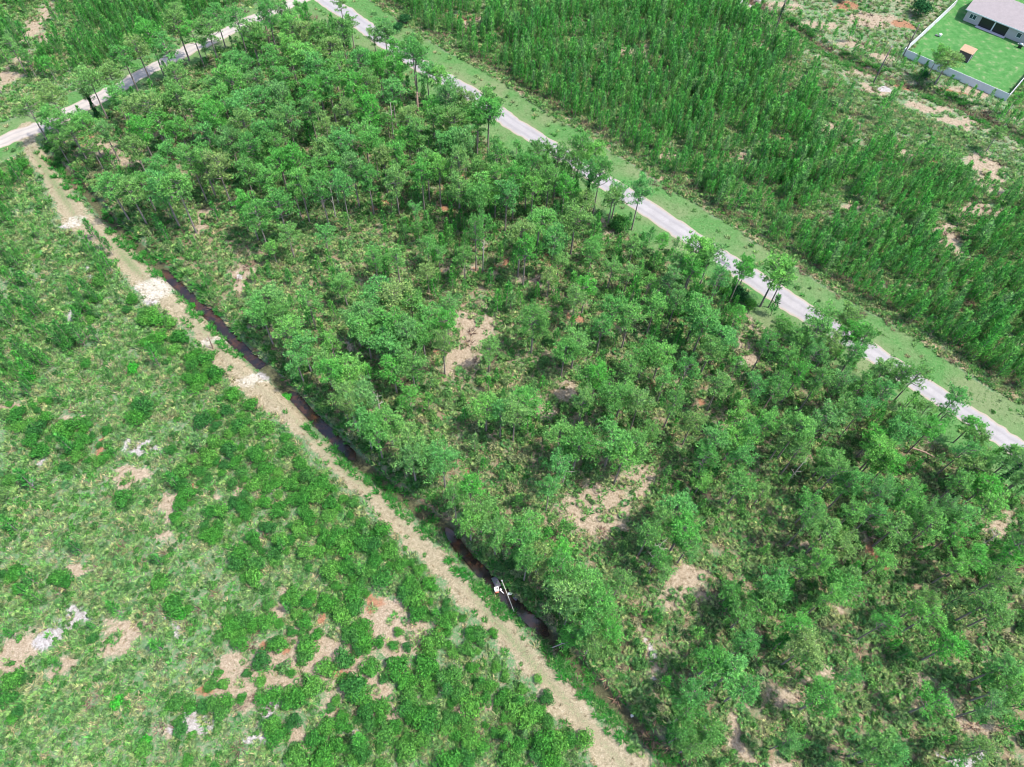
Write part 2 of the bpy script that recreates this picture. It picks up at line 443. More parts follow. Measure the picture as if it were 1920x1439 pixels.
def ground_material():
    mt, t, o = nt('ground_soil')
    def at(n):
        a = t.nodes.new('ShaderNodeAttribute'); a.attribute_name = n; return a.outputs['Fac']
    n1 = noise(t, .55, 5, .65); n2 = noise(t, 2.6, 4, .7); n3 = noise(t, .09, 3, .5); n4 = noise(t, 9, 3, .7)
    n12 = mth(t, 'ADD', mth(t, 'MULTIPLY', n1, .45), mth(t, 'MULTIPLY', n2, .55))
    veg = ramp(t, n2, [(.28, (.055, .11, .05)), (.45, (.085, .17, .08)), (.55, (.13, .165, .10)), (.62, (.20, .175, .13)), (.75, (.27, .225, .175))])
    litter = ramp(t, n2, [(.3, (.10, .065, .045)), (.5, (.19, .125, .09)), (.7, (.24, .18, .125))])
    fl = mth(t, 'ADD', at('forest'), mth(t, 'MULTIPLY', mth(t, 'SUBTRACT', n1, .5), 1.6))
    col = mixc(t, ramp(t, fl, [(.35, 0.0), (.75, .8)]), veg, litter)
    def over(col, name, c, lo=.38, hi=.85, amp=2.8, nz=n12):
        f = mth(t, 'ADD', at(name), mth(t, 'MULTIPLY', mth(t, 'SUBTRACT', nz, .5), amp))
        return mixc(t, ramp(t, f, [(lo, 0.0), (hi, 1.0)]), col, c)
    sandc = ramp(t, n2, [(.3, (.15, .12, .085)), (.5, (.25, .20, .15)), (.7, (.31, .27, .21))])
    col = over(col, 'sand', sandc)
    col = over(col, 'rust', ramp(t, n2, [(.3, (.15, .07, .04)), (.65, (.28, .155, .10))]), .5, .9)
    col = over(col, 'white', ramp(t, n2, [(.35, (.19, .175, .17)), (.6, (.33, .315, .32))]), .42, .75, 2.0)
    vg = ramp(t, n2, [(.3, (.045, .12, .036)), (.5, (.065, .16, .05)), (.72, (.12, .18, .08))])
    vg = mixc(t, ramp(t, n3, [(.42, 0.0), (.62, .6)]), vg, (.16, .17, .10))
    col = over(col, 'verge', vg, .3, .6, .8)
    col = over(col, 'straw', ramp(t, n2, [(.3, (.20, .155, .10)), (.7, (.30, .255, .17))]), .35, .7, 1.3)
    lawn = ramp(t, n1, [(.35, (.045, .135, .042)), (.5, (.060, .165, .052)), (.60, (.10, .18, .075)), (.70, (.22, .21, .14))])
    lawn = mixc(t, ramp(t, n2, [(.4, 0.0), (.7, .35)]), lawn, (.035, .15, .03))
    col = mixc(t, at('lawn'), col, lawn)
    trk = ramp(t, n2, [(.28, (.12, .12, .075)), (.42, (.20, .175, .12)), (.58, (.27, .23, .165)), (.75, (.34, .305, .24))])
    wt = ramp(t, n2, [(.3, (.25, .22, .18)), (.6, (.38, .36, .32))])
    trk = mixc(t, ramp(t, mth(t, 'ADD', at('white'), mth(t, 'MULTIPLY', mth(t, 'SUBTRACT', n12, .5), 3.0)), [(.3, 0.0), (1.0, 1.0)]), trk, wt)
    trk = mixc(t, ramp(t, mth(t, 'ADD', at('crown'), mth(t, 'MULTIPLY', mth(t, 'SUBTRACT', n2, .5), 1.5)), [(.45, 0.0), (.85, .8)]), trk, (.10, .155, .065))
    col = over(col, 'track', trk, .3, .66, 1.6, n12)
    mud = ramp(t, n2, [(.3, (.035, .04, .025)), (.55, (.075, .075, .045)), (.75, (.11, .13, .06))])
    col = over(col, 'mud', mud, .35, .8, 1.6)
    col = mixc(t, 1.0, col, ramp(t, n4, [(.3, (.5,) * 3), (.5, (.95,) * 3), (.7, (1.4,) * 3)]), 'MULTIPLY')
    p = t.nodes.new('ShaderNodeBsdfDiffuse'); t.links.new(col, p.inputs[0])
    b = t.nodes.new('ShaderNodeBump'); b.inputs['Strength'].default_value = .5; b.inputs['Distance'].default_value = .12
    t.links.new(n4, b.inputs['Height']); t.links.new(b.outputs[0], p.inputs['Normal'])
    t.links.new(p.outputs[0], o.inputs[0])
    return mt


M_GROUND = ground_material()
mud = np.clip((1 - sstep(.5, 1.6, dD)) + .9 * (1 - sstep(.8, 1.9, dE)), 0, 1)
mud = np.maximum(mud, .8 * (1 - sstep(0, 1.4, np.abs(dR - 11.8 + wig * .5))) * above * inside(GX, GY, PLANT_R))
crownstrip = (1 - sstep(.2, .9, np.abs(dT))) * .35 + vnoise(GX, GY, 9, 77) * .5
att = {'sand': np.maximum(np.maximum(sand, inside(GX, GY, PLANT_R) * .32 + inF * .30 * fbm(GX, GY, 6, 37)), lot * (.25 + .45 * fbm(GX, GY, 9, 30)) * ~yard + corr * .5 * ~yard * (GX > 20)), 'white': white, 'rust': rust, 'verge': verge * .8, 'straw': straw * .85,
       'lawn': yard * 1.0, 'track': on_track, 'mud': mud, 'forest': inF * .62 + inside(GX, GY, PLANT_R) * .4, 'crown': crownstrip}
ny, nx = GX.shape
cls = np.zeros((ny - 1, nx - 1), int)
cx = (GX[:-1, :-1] + GX[1:, 1:]) / 2; cy = (GY[:-1, :-1] + GY[1:, 1:]) / 2
av = lambda a: (a[:-1, :-1] + a[1:, 1:]) / 2.0
cls[av(verge) > .5] = 1
cls[av(on_track) > .5] = 2
cls[av(dD) < 1.5] = 3
cls[av(yard.astype(float)) > .5] = 4
idx = np.arange(ny * nx).reshape(ny, nx)
quads = np.stack([idx[:-1, :-1], idx[:-1, 1:], idx[1:, 1:], idx[1:, :-1]], -1).reshape(-1, 4)
V = np.stack([GX, GY, GZ], -1).reshape(-1, 3)
for c, name, lab, cat in ((0, 'ground', 'sandy ground under scrub and pine litter around the roads', 'ground'),
                          (1, 'grass_verge', 'mown green grass verges along the paved road and side road', 'verge'),
                          (2, 'dirt_track', 'straight pale sandy dirt track beside the drainage ditch', 'track'),
                          (3, 'drainage_ditch', 'muddy drainage ditch bed between dirt track and pine wood', 'ditch'),
                          (4, 'lawn', 'bright green fenced back lawn behind the house', 'lawn')):
    q = quads[cls.reshape(-1) == c]
    used, inv = np.unique(q, return_inverse=True)
    me = make_mesh(name, V[used], inv.reshape(-1, 4), [M_GROUND], {k: np.asarray(v, float).reshape(-1)[used] for k, v in att.items()}, smooth=True)
    tag(link(name, me), lab, kind='structure')


# ------------------------------------------------------------------ roads (sheets just above the ground) and water
def road_material(name, tint):
    mt, t, o = nt(name)
    n1 = noise(t, .35, 4, .6); n2 = noise(t, 5, 4, .7); n3 = noise(t, 1.3, 4, .75)
    c = ramp(t, n1, [(.3, tuple(q * .88 for q in tint)), (.7, tuple(q * 1.08 for q in tint))])
    a = t.nodes.new('ShaderNodeAttribute'); a.attribute_name = 'edge'
    f = mth(t, 'ADD', a.outputs['Fac'], mth(t, 'MULTIPLY', mth(t, 'SUBTRACT', n3, .5), .8))
    c = mixc(t, ramp(t, f, [(.55, 0.0), (.85, .9)]), c, (.24, .20, .155))
    w = t.nodes.new('ShaderNodeAttribute'); w.attribute_name = 'wheel'
    c = mixc(t, mth(t, 'MULTIPLY', w.outputs['Fac'], .38), c, (.12, .115, .13))
    v = t.nodes.new('ShaderNodeTexVoronoi'); v.feature = 'DISTANCE_TO_EDGE'; v.inputs['Scale'].default_value = .45
    g = t.nodes.new('ShaderNodeNewGeometry'); t.links.new(g.outputs['Position'], v.inputs['Vector'])
    c = mixc(t, ramp(t, v.outputs[0], [(0, .45), (.02, 0.0)]), c, (.17, .165, .17))
    c = mixc(t, 1.0, c, ramp(t, n2, [(.3, (.9,) * 3), (.7, (1.08,) * 3)]), 'MULTIPLY')
    p = t.nodes.new('ShaderNodeBsdfPrincipled'); p.inputs['Roughness'].default_value = .85
    t.links.new(c, p.inputs['Base Color']); t.links.new(p.outputs[0], o.inputs[0])
    return mt


def strip(name, line, half, mat, z, seed, rag=.5, nseg=10, label=''):
    # resample
    seg = np.hypot(*(line[1:] - line[:-1]).T); s = np.r_[0, np.cumsum(seg)]
    n = int(s[-1] / .5)
    t = np.linspace(0, s[-1], n)
    x = np.interp(t, s, line[:, 0]); y = np.interp(t, s, line[:, 1])
    tx = np.gradient(x); ty = np.gradient(y); l = np.hypot(tx, ty); nxn, nyn = -ty / l, tx / l
    hw = half + rag * (fbm(t, t * 0, 17, seed) - .5) * 1.2 + rag * .9 * (vnoise(t, t * 0 + 5, 1.1, seed + 3) - .5)
    hw2 = half + rag * (fbm(t, t * 0 + 9, 17, seed + 1) - .5) * 1.2 + rag * .9 * (vnoise(t, t * 0 + 15, 1.1, seed + 4) - .5)
    vs = []; ed = []; wh = []
    for k in range(nseg + 1):
        f = k / nseg * 2 - 1
        w = np.where(f < 0, -hw, hw2) * abs(f)
        vs.append(np.stack([x + nxn * w, y + nyn * w, np.full(n, z) + .03 * (1 - f * f)], -1)); ed.append(np.full(n, abs(f) ** 2))
        wh.append(np.full(n, math.exp(-((abs(f) - .45) / .14) ** 2)))
    Vv = np.concatenate(vs); i = np.arange(n - 1)
    fs = np.concatenate([np.stack([i + k * n, i + 1 + k * n, i + 1 + (k + 1) * n, i + (k + 1) * n], -1) for k in range(nseg)])
    fs = fs[:, ::-1]
    me = make_mesh(name, Vv, fs, [mat], {'edge': np.concatenate(ed), 'wheel': np.concatenate(wh)})
    return tag(link(name, me), label, kind='structure')


M_ROAD = road_material('weathered_asphalt', (.235, .225, .235))
M_SIDE = road_material('pale_lime_rock', (.30, .27, .25))
strip('road', pR, 2.3, M_ROAD, .012, 300, .75, label='pale weathered paved road crossing between wood and young plantation')
strip('side_road', pS, 2.0, M_SIDE, .008, 320, 1.0, label='pale narrow lime rock side road curving past the wood')
# darker repair patches on the paved road
for k, (x, y, r) in enumerate(((1358, 494, .9), (1785, 765, .5))):
    c = G(x, y); vs = [(0, 0, 0)]
    for a in range(14):
        rr = r * (.8 + .4 * random.random()); an = a / 14 * math.tau
        px, py = rr * 1.9 * math.cos(an), rr * .55 * math.sin(an); th = math.atan2(pR[30][1] - pR[20][1], pR[30][0] - pR[20][0])
        vs.append((px * math.cos(th) - py * math.sin(th), px * math.sin(th) + py * math.cos(th), 0))
    me = make_mesh('road_patch', vs, [(0, 1 + a, 1 + (a + 1) % 14) for a in range(14)], [plain('dark_asphalt_patch', (.12, .115, .135), .9, 4, .2)])
    o = link('road_patch', me, loc=(c[0], c[1], .048)); tag(o, ('dark repair patch in the pale road beside the leafy pine', 'small dark stain on the road beside the leaning pole-like trunk')[k], kind='structure')

mt, t, o_ = nt('brown_ditch_water')
pw = t.nodes.new('ShaderNodeBsdfPrincipled')
nw = noise(t, .5, 4, .65)
t.links.new(ramp(t, nw, [(.35, (.012, .010, .010)), (.5, (.020, .012, .010)), (.74, (.07, .029, .013))]), pw.inputs['Base Color'])
pw.inputs['Roughness'].default_value = .12
bw = t.nodes.new('ShaderNodeBump'); bw.inputs['Strength'].default_value = .06; bw.inputs['Distance'].default_value = .05
t.links.new(noise(t, 4, 2), bw.inputs['Height']); t.links.new(bw.outputs[0], pw.inputs['Normal'])
t.links.new(pw.outputs[0], o_.inputs[0])
M_WATER = mt


def water(pts, half, label, z=-.78):
    line = smooth_line(pline(pts), 2)
    seg = np.hypot(*(line[1:] - line[:-1]).T); s = np.r_[0, np.cumsum(seg)]; n = max(4, int(s[-1] / .8)); tt = np.linspace(0, s[-1], n)
    x = np.interp(tt, s, line[:, 0]); y = np.interp(tt, s, line[:, 1]); tx = np.gradient(x); ty = np.gradient(y); l = np.hypot(tx, ty)
    hw = half * (.8 + .5 * vnoise(tt, tt * 0, 3, 8)) * np.sqrt(np.clip(np.minimum(tt, s[-1] - tt) / 1.6, .02, 1))
    vs = np.concatenate([np.stack([x + ty / l * hw, y - tx / l * hw, np.full(n, z)], -1), np.stack([x - ty / l * hw, y + tx / l * hw, np.full(n, z)], -1)])
    i = np.arange(n - 1)
    me = make_mesh('ditch_water', vs, np.stack([i, i + 1, i + 1 + n, i + n], -1), [M_WATER])
    tag(link('ditch_water', me), label, kind='structure')


water(DITCH[5:11], .95, 'dark brown standing water in the ditch above the sandy crossing')
water(DITCH[11:15], .95, 'dark brown standing water in the ditch below the sandy crossing')
water(DITCH[17:22], .8, 'dark water around the dumped rubbish in the ditch')


# ------------------------------------------------------------------ plant builders (meshes, shared)
def tri_cloud(C, D, L, W, up=0.0):
    """one slim triangle per row: root C, direction D, length L, width W"""
    n = len(C)
    D = D / np.linalg.norm(D, axis=1, keepdims=True)
    R = rng.normal(size=(n, 3)) * .75; R[:, 2] += 1.3
    S = np.cross(D, R); S /= np.linalg.norm(S, axis=1, keepdims=True) + 1e-9
    a = C - S * W[:, None] / 2; b = C + S * W[:, None] / 2; c = C + D * L[:, None]
    Vv = np.stack([a, b, c], 1).reshape(-1, 3)
    return Vv, np.arange(3 * n).reshape(-1, 3)


def quad_cloud(C, N, size, jit=.5):
    """leaf flakes: small diamonds centred at C with normals about N"""
    n = len(C)
    N = N / (np.linalg.norm(N, axis=1, keepdims=True) + 1e-9) + rng.normal(size=(n, 3)) * jit
    N /= np.linalg.norm(N, axis=1, keepdims=True)
    A = np.cross(N, rng.normal(size=(n, 3))); A /= np.linalg.norm(A, axis=1, keepdims=True); B = np.cross(N, A)
    s = size[:, None]
    asp = rng.uniform(.35, .8, (n, 1))
    Vv = np.stack([C + A * s, C + B * s * asp, C - A * s, C - B * s * asp], 1).reshape(-1, 3)
    return Vv, np.arange(4 * n).reshape(-1, 4)


def tube(path, rad, seg=6):
    path = np.array(path, float); n = len(path); vs = []
    for i in range(n):
        d = path[min(i + 1, n - 1)] - path[max(i - 1, 0)]; d /= np.linalg.norm(d) + 1e-9
        a = np.cross(d, (0, 1, .2) if abs(d[0]) > .5 else (1, 0, .2)); a /= np.linalg.norm(a); b = np.cross(d, a)
        for k in range(seg):
            an = k / seg * math.tau; vs.append(path[i] + (a * math.cos(an) + b * math.sin(an)) * rad[i])
    fs = [(i * seg + k, i * seg + (k + 1) % seg, (i + 1) * seg + (k + 1) % seg, (i + 1) * seg + k) for i in range(n - 1) for k in range(seg)]
    fs.append(tuple(range((n - 1) * seg, n * seg)))
    return vs, fs


class Bag:
    def __init__(s): s.v = []; s.f = []; s.n = 0
    def add(s, v, f):
        s.v += [tuple(q) for q in (v.tolist() if hasattr(v, 'tolist') else v)]
        s.f += [tuple(i + s.n for i in q) for q in (f.tolist() if hasattr(f, 'tolist') else f)]
        s.n = len(s.v); return s
    def mesh(s, name, mat, smooth=False): return make_mesh(name, s.v, s.f, [mat], smooth=smooth)


def pine_meshes(k, dense=1.0, flat=1.0, low=.52):
    """tall pine of unit crown radius 2.6 m and height 11 m"""
    H, R = 11.0, 2.6
    bt = Bag()
    lean = rng.normal(size=2) * .25
    path = [(lean[0] * (z / H) ** 2, lean[1] * (z / H) ** 2, z) for z in np.linspace(-.3, H * .93, 8)]
    bt.add(*tube(path, np.linspace(.2, .05, 8), 7))
    nl = int(20 * dense) + 4
    C = []; top = []
    for i in range(nl):
        f = (i + .5) / nl
        hz = H * (low + (.94 - low) * f ** .8)
        az = i * 2.4 + rng.normal() * .5
        prof = math.sqrt(max(0, 1 - ((f - .28) / .78) ** 2))
        ln = R * prof * rng.uniform(.45, 1.15)
        root = np.array([lean[0] * (hz / H) ** 2, lean[1] * (hz / H) ** 2, hz - .3])
        tip = root + np.array([math.cos(az) * ln, math.sin(az) * ln, .35 + ln * .28 * flat])
        mid = (root + tip) / 2 + np.array([0, 0, -.12])
        bt.add(*tube([root, mid, tip], [.075, .055, .03], 4))
        nc = 3 if ln > R * .5 else 2
        for j in range(nc):
            q = mid + (tip - mid) * (.25 + .85 * j / (nc - .99)) if nc > 1 else tip
            q = q + rng.normal(size=3) * (.22, .22, .1)
            rr = rng.uniform(.36, .66)
            C.append((q, rr))
    C.append((np.array([lean[0], lean[1], H * .95]), .6)); C.append((np.array([lean[0] + .3, lean[1], H * .9]), .7))
    VV = []; DD = []
    for q, rr in C:
        n = int(17 * rr / .55)
        d = rng.normal(size=(n, 3)); d[:, 2] = np.abs(d[:, 2]) * .9 - .25; d /= np.linalg.norm(d, axis=1, keepdims=True)
        p = q + d * rr * rng.uniform(.55, 1.0, (n, 1)) * np.array([1, 1, .62])
        m_ = 4
        for _ in range(m_):
            VV.append(p); dd = d * .8 + rng.normal(size=(n, 3)) * .55; dd[:, 2] += .3; DD.append(dd)
    VV = np.concatenate(VV); DD = np.concatenate(DD); n = len(VV)
    v, f = tri_cloud(VV, DD, rng.uniform(.28, .52, n), rng.uniform(.08, .15, n))
    crown = make_mesh('pine_crown_%d' % k, v, f, [M_PINE])
    trunk = bt.mesh('pine_trunk_%d' % k, M_BARK, True)
    return trunk, crown


def young_mesh(k, H=4.0, R=.62, name='young_pine', mat=None):
    """narrow young pine, needles in upright whorls, with its thin stem"""
    v1, f1 = tube([(0, 0, -.1), (0, 0, H * .5), (0, 0, H * .97)], [.05, .04, .015], 4)
    b = Bag(); b.add(v1, f1); nt_ = len(f1)
    n = 230
    z = rng.random(n) ** .8; az = rng.random(n) * math.tau
    r = R * (1 - z) ** .55 * rng.uniform(.25, 1.0, n) * (1 + .25 * np.sin(z * 22 + k))
    C = np.stack([r * np.cos(az), r * np.sin(az), H * (.12 + .86 * z)], -1)
    D = np.stack([np.cos(az) * .7, np.sin(az) * .7, rng.uniform(.5, 1.4, n)], -1) + rng.normal(size=(n, 3)) * .25
    v, f = tri_cloud(C, D, rng.uniform(.3, .5, n) * H / 4, rng.uniform(.09, .17, n) * H / 4)
    b.add(v, f)
    return make_mesh('%s_%d' % (name, k), b.v, b.f, [M_BARK, mat or M_YOUNG], mi=[0] * nt_ + [1] * n)


def bush_mesh(k, R=1.25, H=1.9, n=620, mat=None, name='bush', leaf=.15, lumps=9):
    """rounded leafy bush: leaf flakes over several lobes, short forked stems inside"""
    b = Bag(); nf = 0
    L = []
    for i in range(lumps):
        az = i * 2.4 + rng.normal() * .4; rr = R * .62 * math.sqrt((i + .3) / lumps)
        c = np.array([rr * math.cos(az), rr * math.sin(az), H * rng.uniform(.42, .68) * (1 - .35 * (rr / R) ** 2)])
        L.append((c, R * rng.uniform(.34, .52)))
        v, f = tube([(0, 0, -.1), c * .5, c], [.04, .03, .01], 4); b.add(v, f); nf += len(f)
    CC = []; NN = []
    for c, r in L:
        m_ = n // lumps
        d = rng.normal(size=(m_, 3)); d[:, 2] = np.abs(d[:, 2]) - .35; d /= np.linalg.norm(d, axis=1, keepdims=True)
        CC.append(c + d * r * rng.uniform(.6, 1.08, (m_, 1)) * np.array([1, 1, H / R * .62])); NN.append(d + (0, 0, .5))
    CC = np.concatenate(CC); NN = np.concatenate(NN); CC[:, 2] = np.maximum(CC[:, 2], .05)
    v, f = quad_cloud(CC, NN, rng.uniform(leaf * .7, leaf * 1.3, len(CC)), .45)
    b.add(v, f)
    return make_mesh('%s_%d' % (name, k), b.v, b.f, [M_BARK, mat or M_BUSH], mi=[0] * nf + [1] * len(CC))


def tuft_mesh(k, mat, R=.5, H=.4, n=26, w=.07, name='tuft', spread=1.0):
    az = rng.random(n) * math.tau; r = R * .45 * np.sqrt(rng.random(n))
    C = np.stack([r * np.cos(az), r * np.sin(az), np.zeros(n)], -1)
    az2 = az + rng.normal(size=n) * .7
    D = np.stack([np.cos(az2) * spread, np.sin(az2) * spread, rng.uniform(.4, 1.5, n)], -1)
    v, f = tri_cloud(C, D, rng.uniform(.5, 1.0, n) * H * 1.5, rng.uniform(.6, 1.3, n) * w * 1.6)
    return make_mesh('%s_%d' % (name, k), v, f, [mat])


def palmetto_mesh(k):
    """saw palmetto: fan fronds on short stalks"""
    b = Bag()
    for i in range(9):
        az = i * 2.4 + rng.normal() * .3; el = rng.uniform(.35, 1.1); L = rng.uniform(.35, .6)
        d = np.array([math.cos(az) * math.cos(el), math.sin(az) * math.cos(el), math.sin(el)])
        c = d * L
        s = np.cross(d, (0, 0, 1)); s /= np.linalg.norm(s); u = np.cross(s, d)
        vs = [tuple(c * .2 - s * .012), tuple(c * .2 + s * .012), tuple(c)]
        b.add(vs, [(0, 1, 2)])
        m_ = 7
        for j in range(m_):
            a = (j / (m_ - 1) - .5) * 3.6
            dr = d * math.cos(a) + s * math.sin(a) + u * (-.25)
            w = u * .0 + np.cross(dr, u) * .05
            b.add([tuple(c), tuple(c + dr * .25 - w), tuple(c + dr * rng.uniform(.38, .5)), tuple(c + dr * .25 + w)], [(0, 1, 2, 3)])
    return b.mesh('palmetto_%d' % k, M_PALM)


PINES = [pine_meshes(0), pine_meshes(1, 1.2), pine_meshes(2, .8), pine_meshes(3, 1.1, .6), pine_meshes(4, 1.3, .8, .6), pine_meshes(5, .6, 1.2, .5), pine_meshes(6, 1.0, .5, .62)]
YOUNGS = [young_mesh(i, R=.55 + .08 * (i % 4)) for i in range(7)]
BUSHES = [bush_mesh(i, 1.5, 2.1, 1250, leaf=.115, lumps=7 + i % 4) for i in range(7)]
BRIGHTS = [bush_mesh(i, 1.0, 1.2, 520, M_BRIGHT, 'bright_bush', .13) for i in range(3)]
PALES = [bush_mesh(i, 1.4, 2.4, 650, M_PALEBUSH, 'pale_bush', .14) for i in range(2)]
OAKS = [bush_mesh(i, 3.2, 5.2, 2600, M_OAK, 'oak', .2, 16) for i in range(2)]


# ------------------------------------------------------------------ generic scatter (uncountable ground cover)
def gn_scatter(name, pts, rot, sc, meshes, label):
    col = bpy.data.collections.new(name + '_sources')
    for i, me in enumerate(meshes):
        col.objects.link(bpy.data.objects.new('%s_source_%02d' % (name, i), me))
    me = bpy.data.meshes.new(name)
    me.vertices.add(len(pts)); me.vertices.foreach_set('co', np.asarray(pts, np.float32).ravel())
    a = me.attributes.new('rz', 'FLOAT', 'POINT'); a.data.foreach_set('value', np.asarray(rot, np.float32))
    a = me.attributes.new('sc', 'FLOAT', 'POINT'); a.data.foreach_set('value', np.asarray(sc, np.float32))
    a = me.attributes.new('pick', 'INT', 'POINT'); a.data.foreach_set('value', rng.integers(0, len(meshes), len(pts)).astype(np.int32))
    me.update()
    o = link(name, me)
    ng = bpy.data.node_groups.new(name + '_scatter', 'GeometryNodeTree')
    ng.interface.new_socket(name='Geometry', in_out='INPUT', socket_type='NodeSocketGeometry')
    ng.interface.new_socket(name='Geometry', in_out='OUTPUT', socket_type='NodeSocketGeometry')
    N = ng.nodes; gi = N.new('NodeGroupInput'); go = N.new('NodeGroupOutput')
    ci = N.new('GeometryNodeCollectionInfo'); ci.inputs[0].default_value = col; ci.inputs['Separate Children'].default_value = True; ci.inputs['Reset Children'].default_value = True
    ip = N.new('GeometryNodeInstanceOnPoints'); ip.inputs['Pick Instance'].default_value = True
    def na(nm, typ):
        q = N.new('GeometryNodeInputNamedAttribute'); q.data_type = typ; q.inputs[0].default_value = nm
        return [s for s in q.outputs if s.enabled and s.name == 'Attribute'][0]
    cx_ = N.new('ShaderNodeCombineXYZ')
    ng.links.new(na('rz', 'FLOAT'), cx_.inputs[2])
    ng.links.new(gi.outputs[0], ip.inputs['Points']); ng.links.new(ci.outputs[0], ip.inputs['Instance'])
    ng.links.new(na('pick', 'INT'), ip.inputs['Instance Index'])
    ng.links.new(cx_.outputs[0], ip.inputs['Rotation'])
    ng.links.new(na('sc', 'FLOAT'), ip.inputs['Scale'])
    ng.links.new(ip.outputs[0], go.inputs[0])
    md = o.modifiers.new('scatter', 'NODES'); md.node_group = ng
    tag(o, label, kind='stuff')
    return o


def jitter(spacing, x0=-150, x1=185, y0=-12, y1=232, margin=120):
    X, Y = np.meshgrid(np.arange(x0, x1, spacing), np.arange(y0, y1, spacing))
    X = X.ravel() + rng.uniform(-.5, .5, X.size) * spacing; Y = Y.ravel() + rng.uniform(-.5, .5, Y.size) * spacing
    u, v, _ = P2(X, Y)
    k = (u > -margin) & (u < PW + margin) & (v > -margin) & (v < PH + margin)
    return X[k], Y[k]


def fields(X, Y):
    F = {}
    F['T'], w = linedist(X, Y, pT, wT); F['T'] = F['T'] - w
    F['D'] = linedist(X, Y, pD); F['R'] = linedist(X, Y, pR); F['S'] = linedist(X, Y, pS); F['E'] = linedist(X, Y, pE)
    F['yard'] = inside(X, Y, YARD); F['lot'] = inside(X, Y, LOT)
    F['F'] = inside(X, Y, FOREST); F['PR'] = inside(X, Y, PLANT_R); F['SP'] = inside(X, Y, SPARSE_R); F['PL'] = inside(X, Y, PLANT_L)
    F['bare'] = np.maximum(np.maximum(ellipses(X, Y, SAND), ellipses(X, Y, WHITE_SAND)), .9 * ellipses(X, Y, RUST))
    return F


def pts3(X, Y, dz=0):
    return np.stack([X, Y, ground_z(X, Y) + dz], -1)


# ground cover ------------------------------------------------------
X, Y = jitter(.56)
F = fields(X, Y)
free = (F['T'] > .1) & (F['R'] > 3.2) & (F['S'] > 2.4) & ~F['yard'] & (F['D'] > 1.1)
n_ = fbm(X, Y, 7, 60); n2_ = fbm(X, Y, 2.2, 64)
dens = .42 + .75 * n_ - np.where(F['F'], .48, .72) * np.clip(F['bare'] * 1.2 - .15, 0, 1) * (.45 + 1.1 * (fbm(X, Y, 1.7, 160) > .47)) + .9 * (n2_ - .5)
dens = np.where(F['F'], dens * .8, dens)
verge_ = (F['R'] < 8.5) | (F['S'] < 6)
dens = np.where(verge_, dens * .05, dens)
dens = np.where(F['lot'], dens * .35, dens)
dens = np.where((F['E'] < 10) & (X > 20), dens * .5, dens)
dens = np.where((F['T'] < 1.2), dens * .4, dens)
k = free & (rng.random(X.size) < dens)
gx, gy = X[k], Y[k]; nn = fbm(gx, gy, 9, 70); r_ = rng.random(gx.size)
inf = F['F'][k]
bottomright = inside(gx, gy, poly([(1150, 900), (1930, 880), (2100, 1600), (1250, 1600), (1050, 1130)]))
left_scr = inside(gx, gy, SCRUB)
ppalm = np.where(bottomright, .36, np.where(inf, .24, np.where(left_scr, .10, .05))) + .35 * (nn - .5)
isp = r_ < ppalm
plow = np.where(inf, .2, np.where(left_scr, .22, np.where(F['SP'][k] | (F['E'][k] < 14), -.05, .14))) + .5 * (fbm(gx, gy, 6, 80) - .5)
isl = (~isp) & (rng.random(gx.size) < plow)
isg = ~isp & ~isl
gn_scatter('wiregrass', pts3(gx[isg], gy[isg]), rng.random(isg.sum()) * 6.28, rng.uniform(.8, 1.7, isg.sum()),
           [tuft_mesh(i, M_GRASS, n=28, w=.075, name='wiregrass_tuft') for i in range(6)], 'pale green and straw wiregrass covering the sandy ground')
gn_scatter('saw_palmetto', pts3(gx[isp], gy[isp]), rng.random(isp.sum()) * 6.28, rng.uniform(.6, 1.25, isp.sum()),
           [palmetto_mesh(i) for i in range(6)], 'yellow green saw palmetto spread beneath and between the pines')
gn_scatter('low_scrub', pts3(gx[isl], gy[isl]), rng.random(isl.sum()) * 6.28, rng.uniform(.35, .9, isl.sum()),
           [bush_mesh(i, .75, .75, 170, M_LOW, 'low_scrub', .13, 5) for i in range(6)], 'low dark green scrub scattered through wood and clearing')
# understory: leafy shrubs of waist to head height filling the wood and overhanging the ditch
X, Y = jitter(1.35)
F = fields(X, Y)
un = fbm(X, Y, 6, 150)
pu = np.where(F['F'], .20 + .9 * (un - .5), 0) - .22 * (F['bare'] > .45)
pu = np.where(F['F'] & (F['D'] < 6) & (F['D'] > 1.0), .55, pu)
pu = np.where(~F['F'] & inside(X, Y, SCRUB), .02 + .4 * (un - .6), pu)
k = (rng.random(X.size) < pu) & (F['T'] > 1.0) & (F['R'] > 6) & (F['S'] > 4) & (F['D'] > .9) & ~F['yard']
gn_scatter('understory_shrubs', pts3(X[k], Y[k]), rng.random(k.sum()) * 6.28, rng.uniform(.35, 1.0, k.sum()),
           [bush_mesh(30 + i, 1.1, 1.6, 300, M_UNDER, 'understory_shrub', .15, 6) for i in range(6)], 'mixed green shrubs filling the gaps beneath the pines')
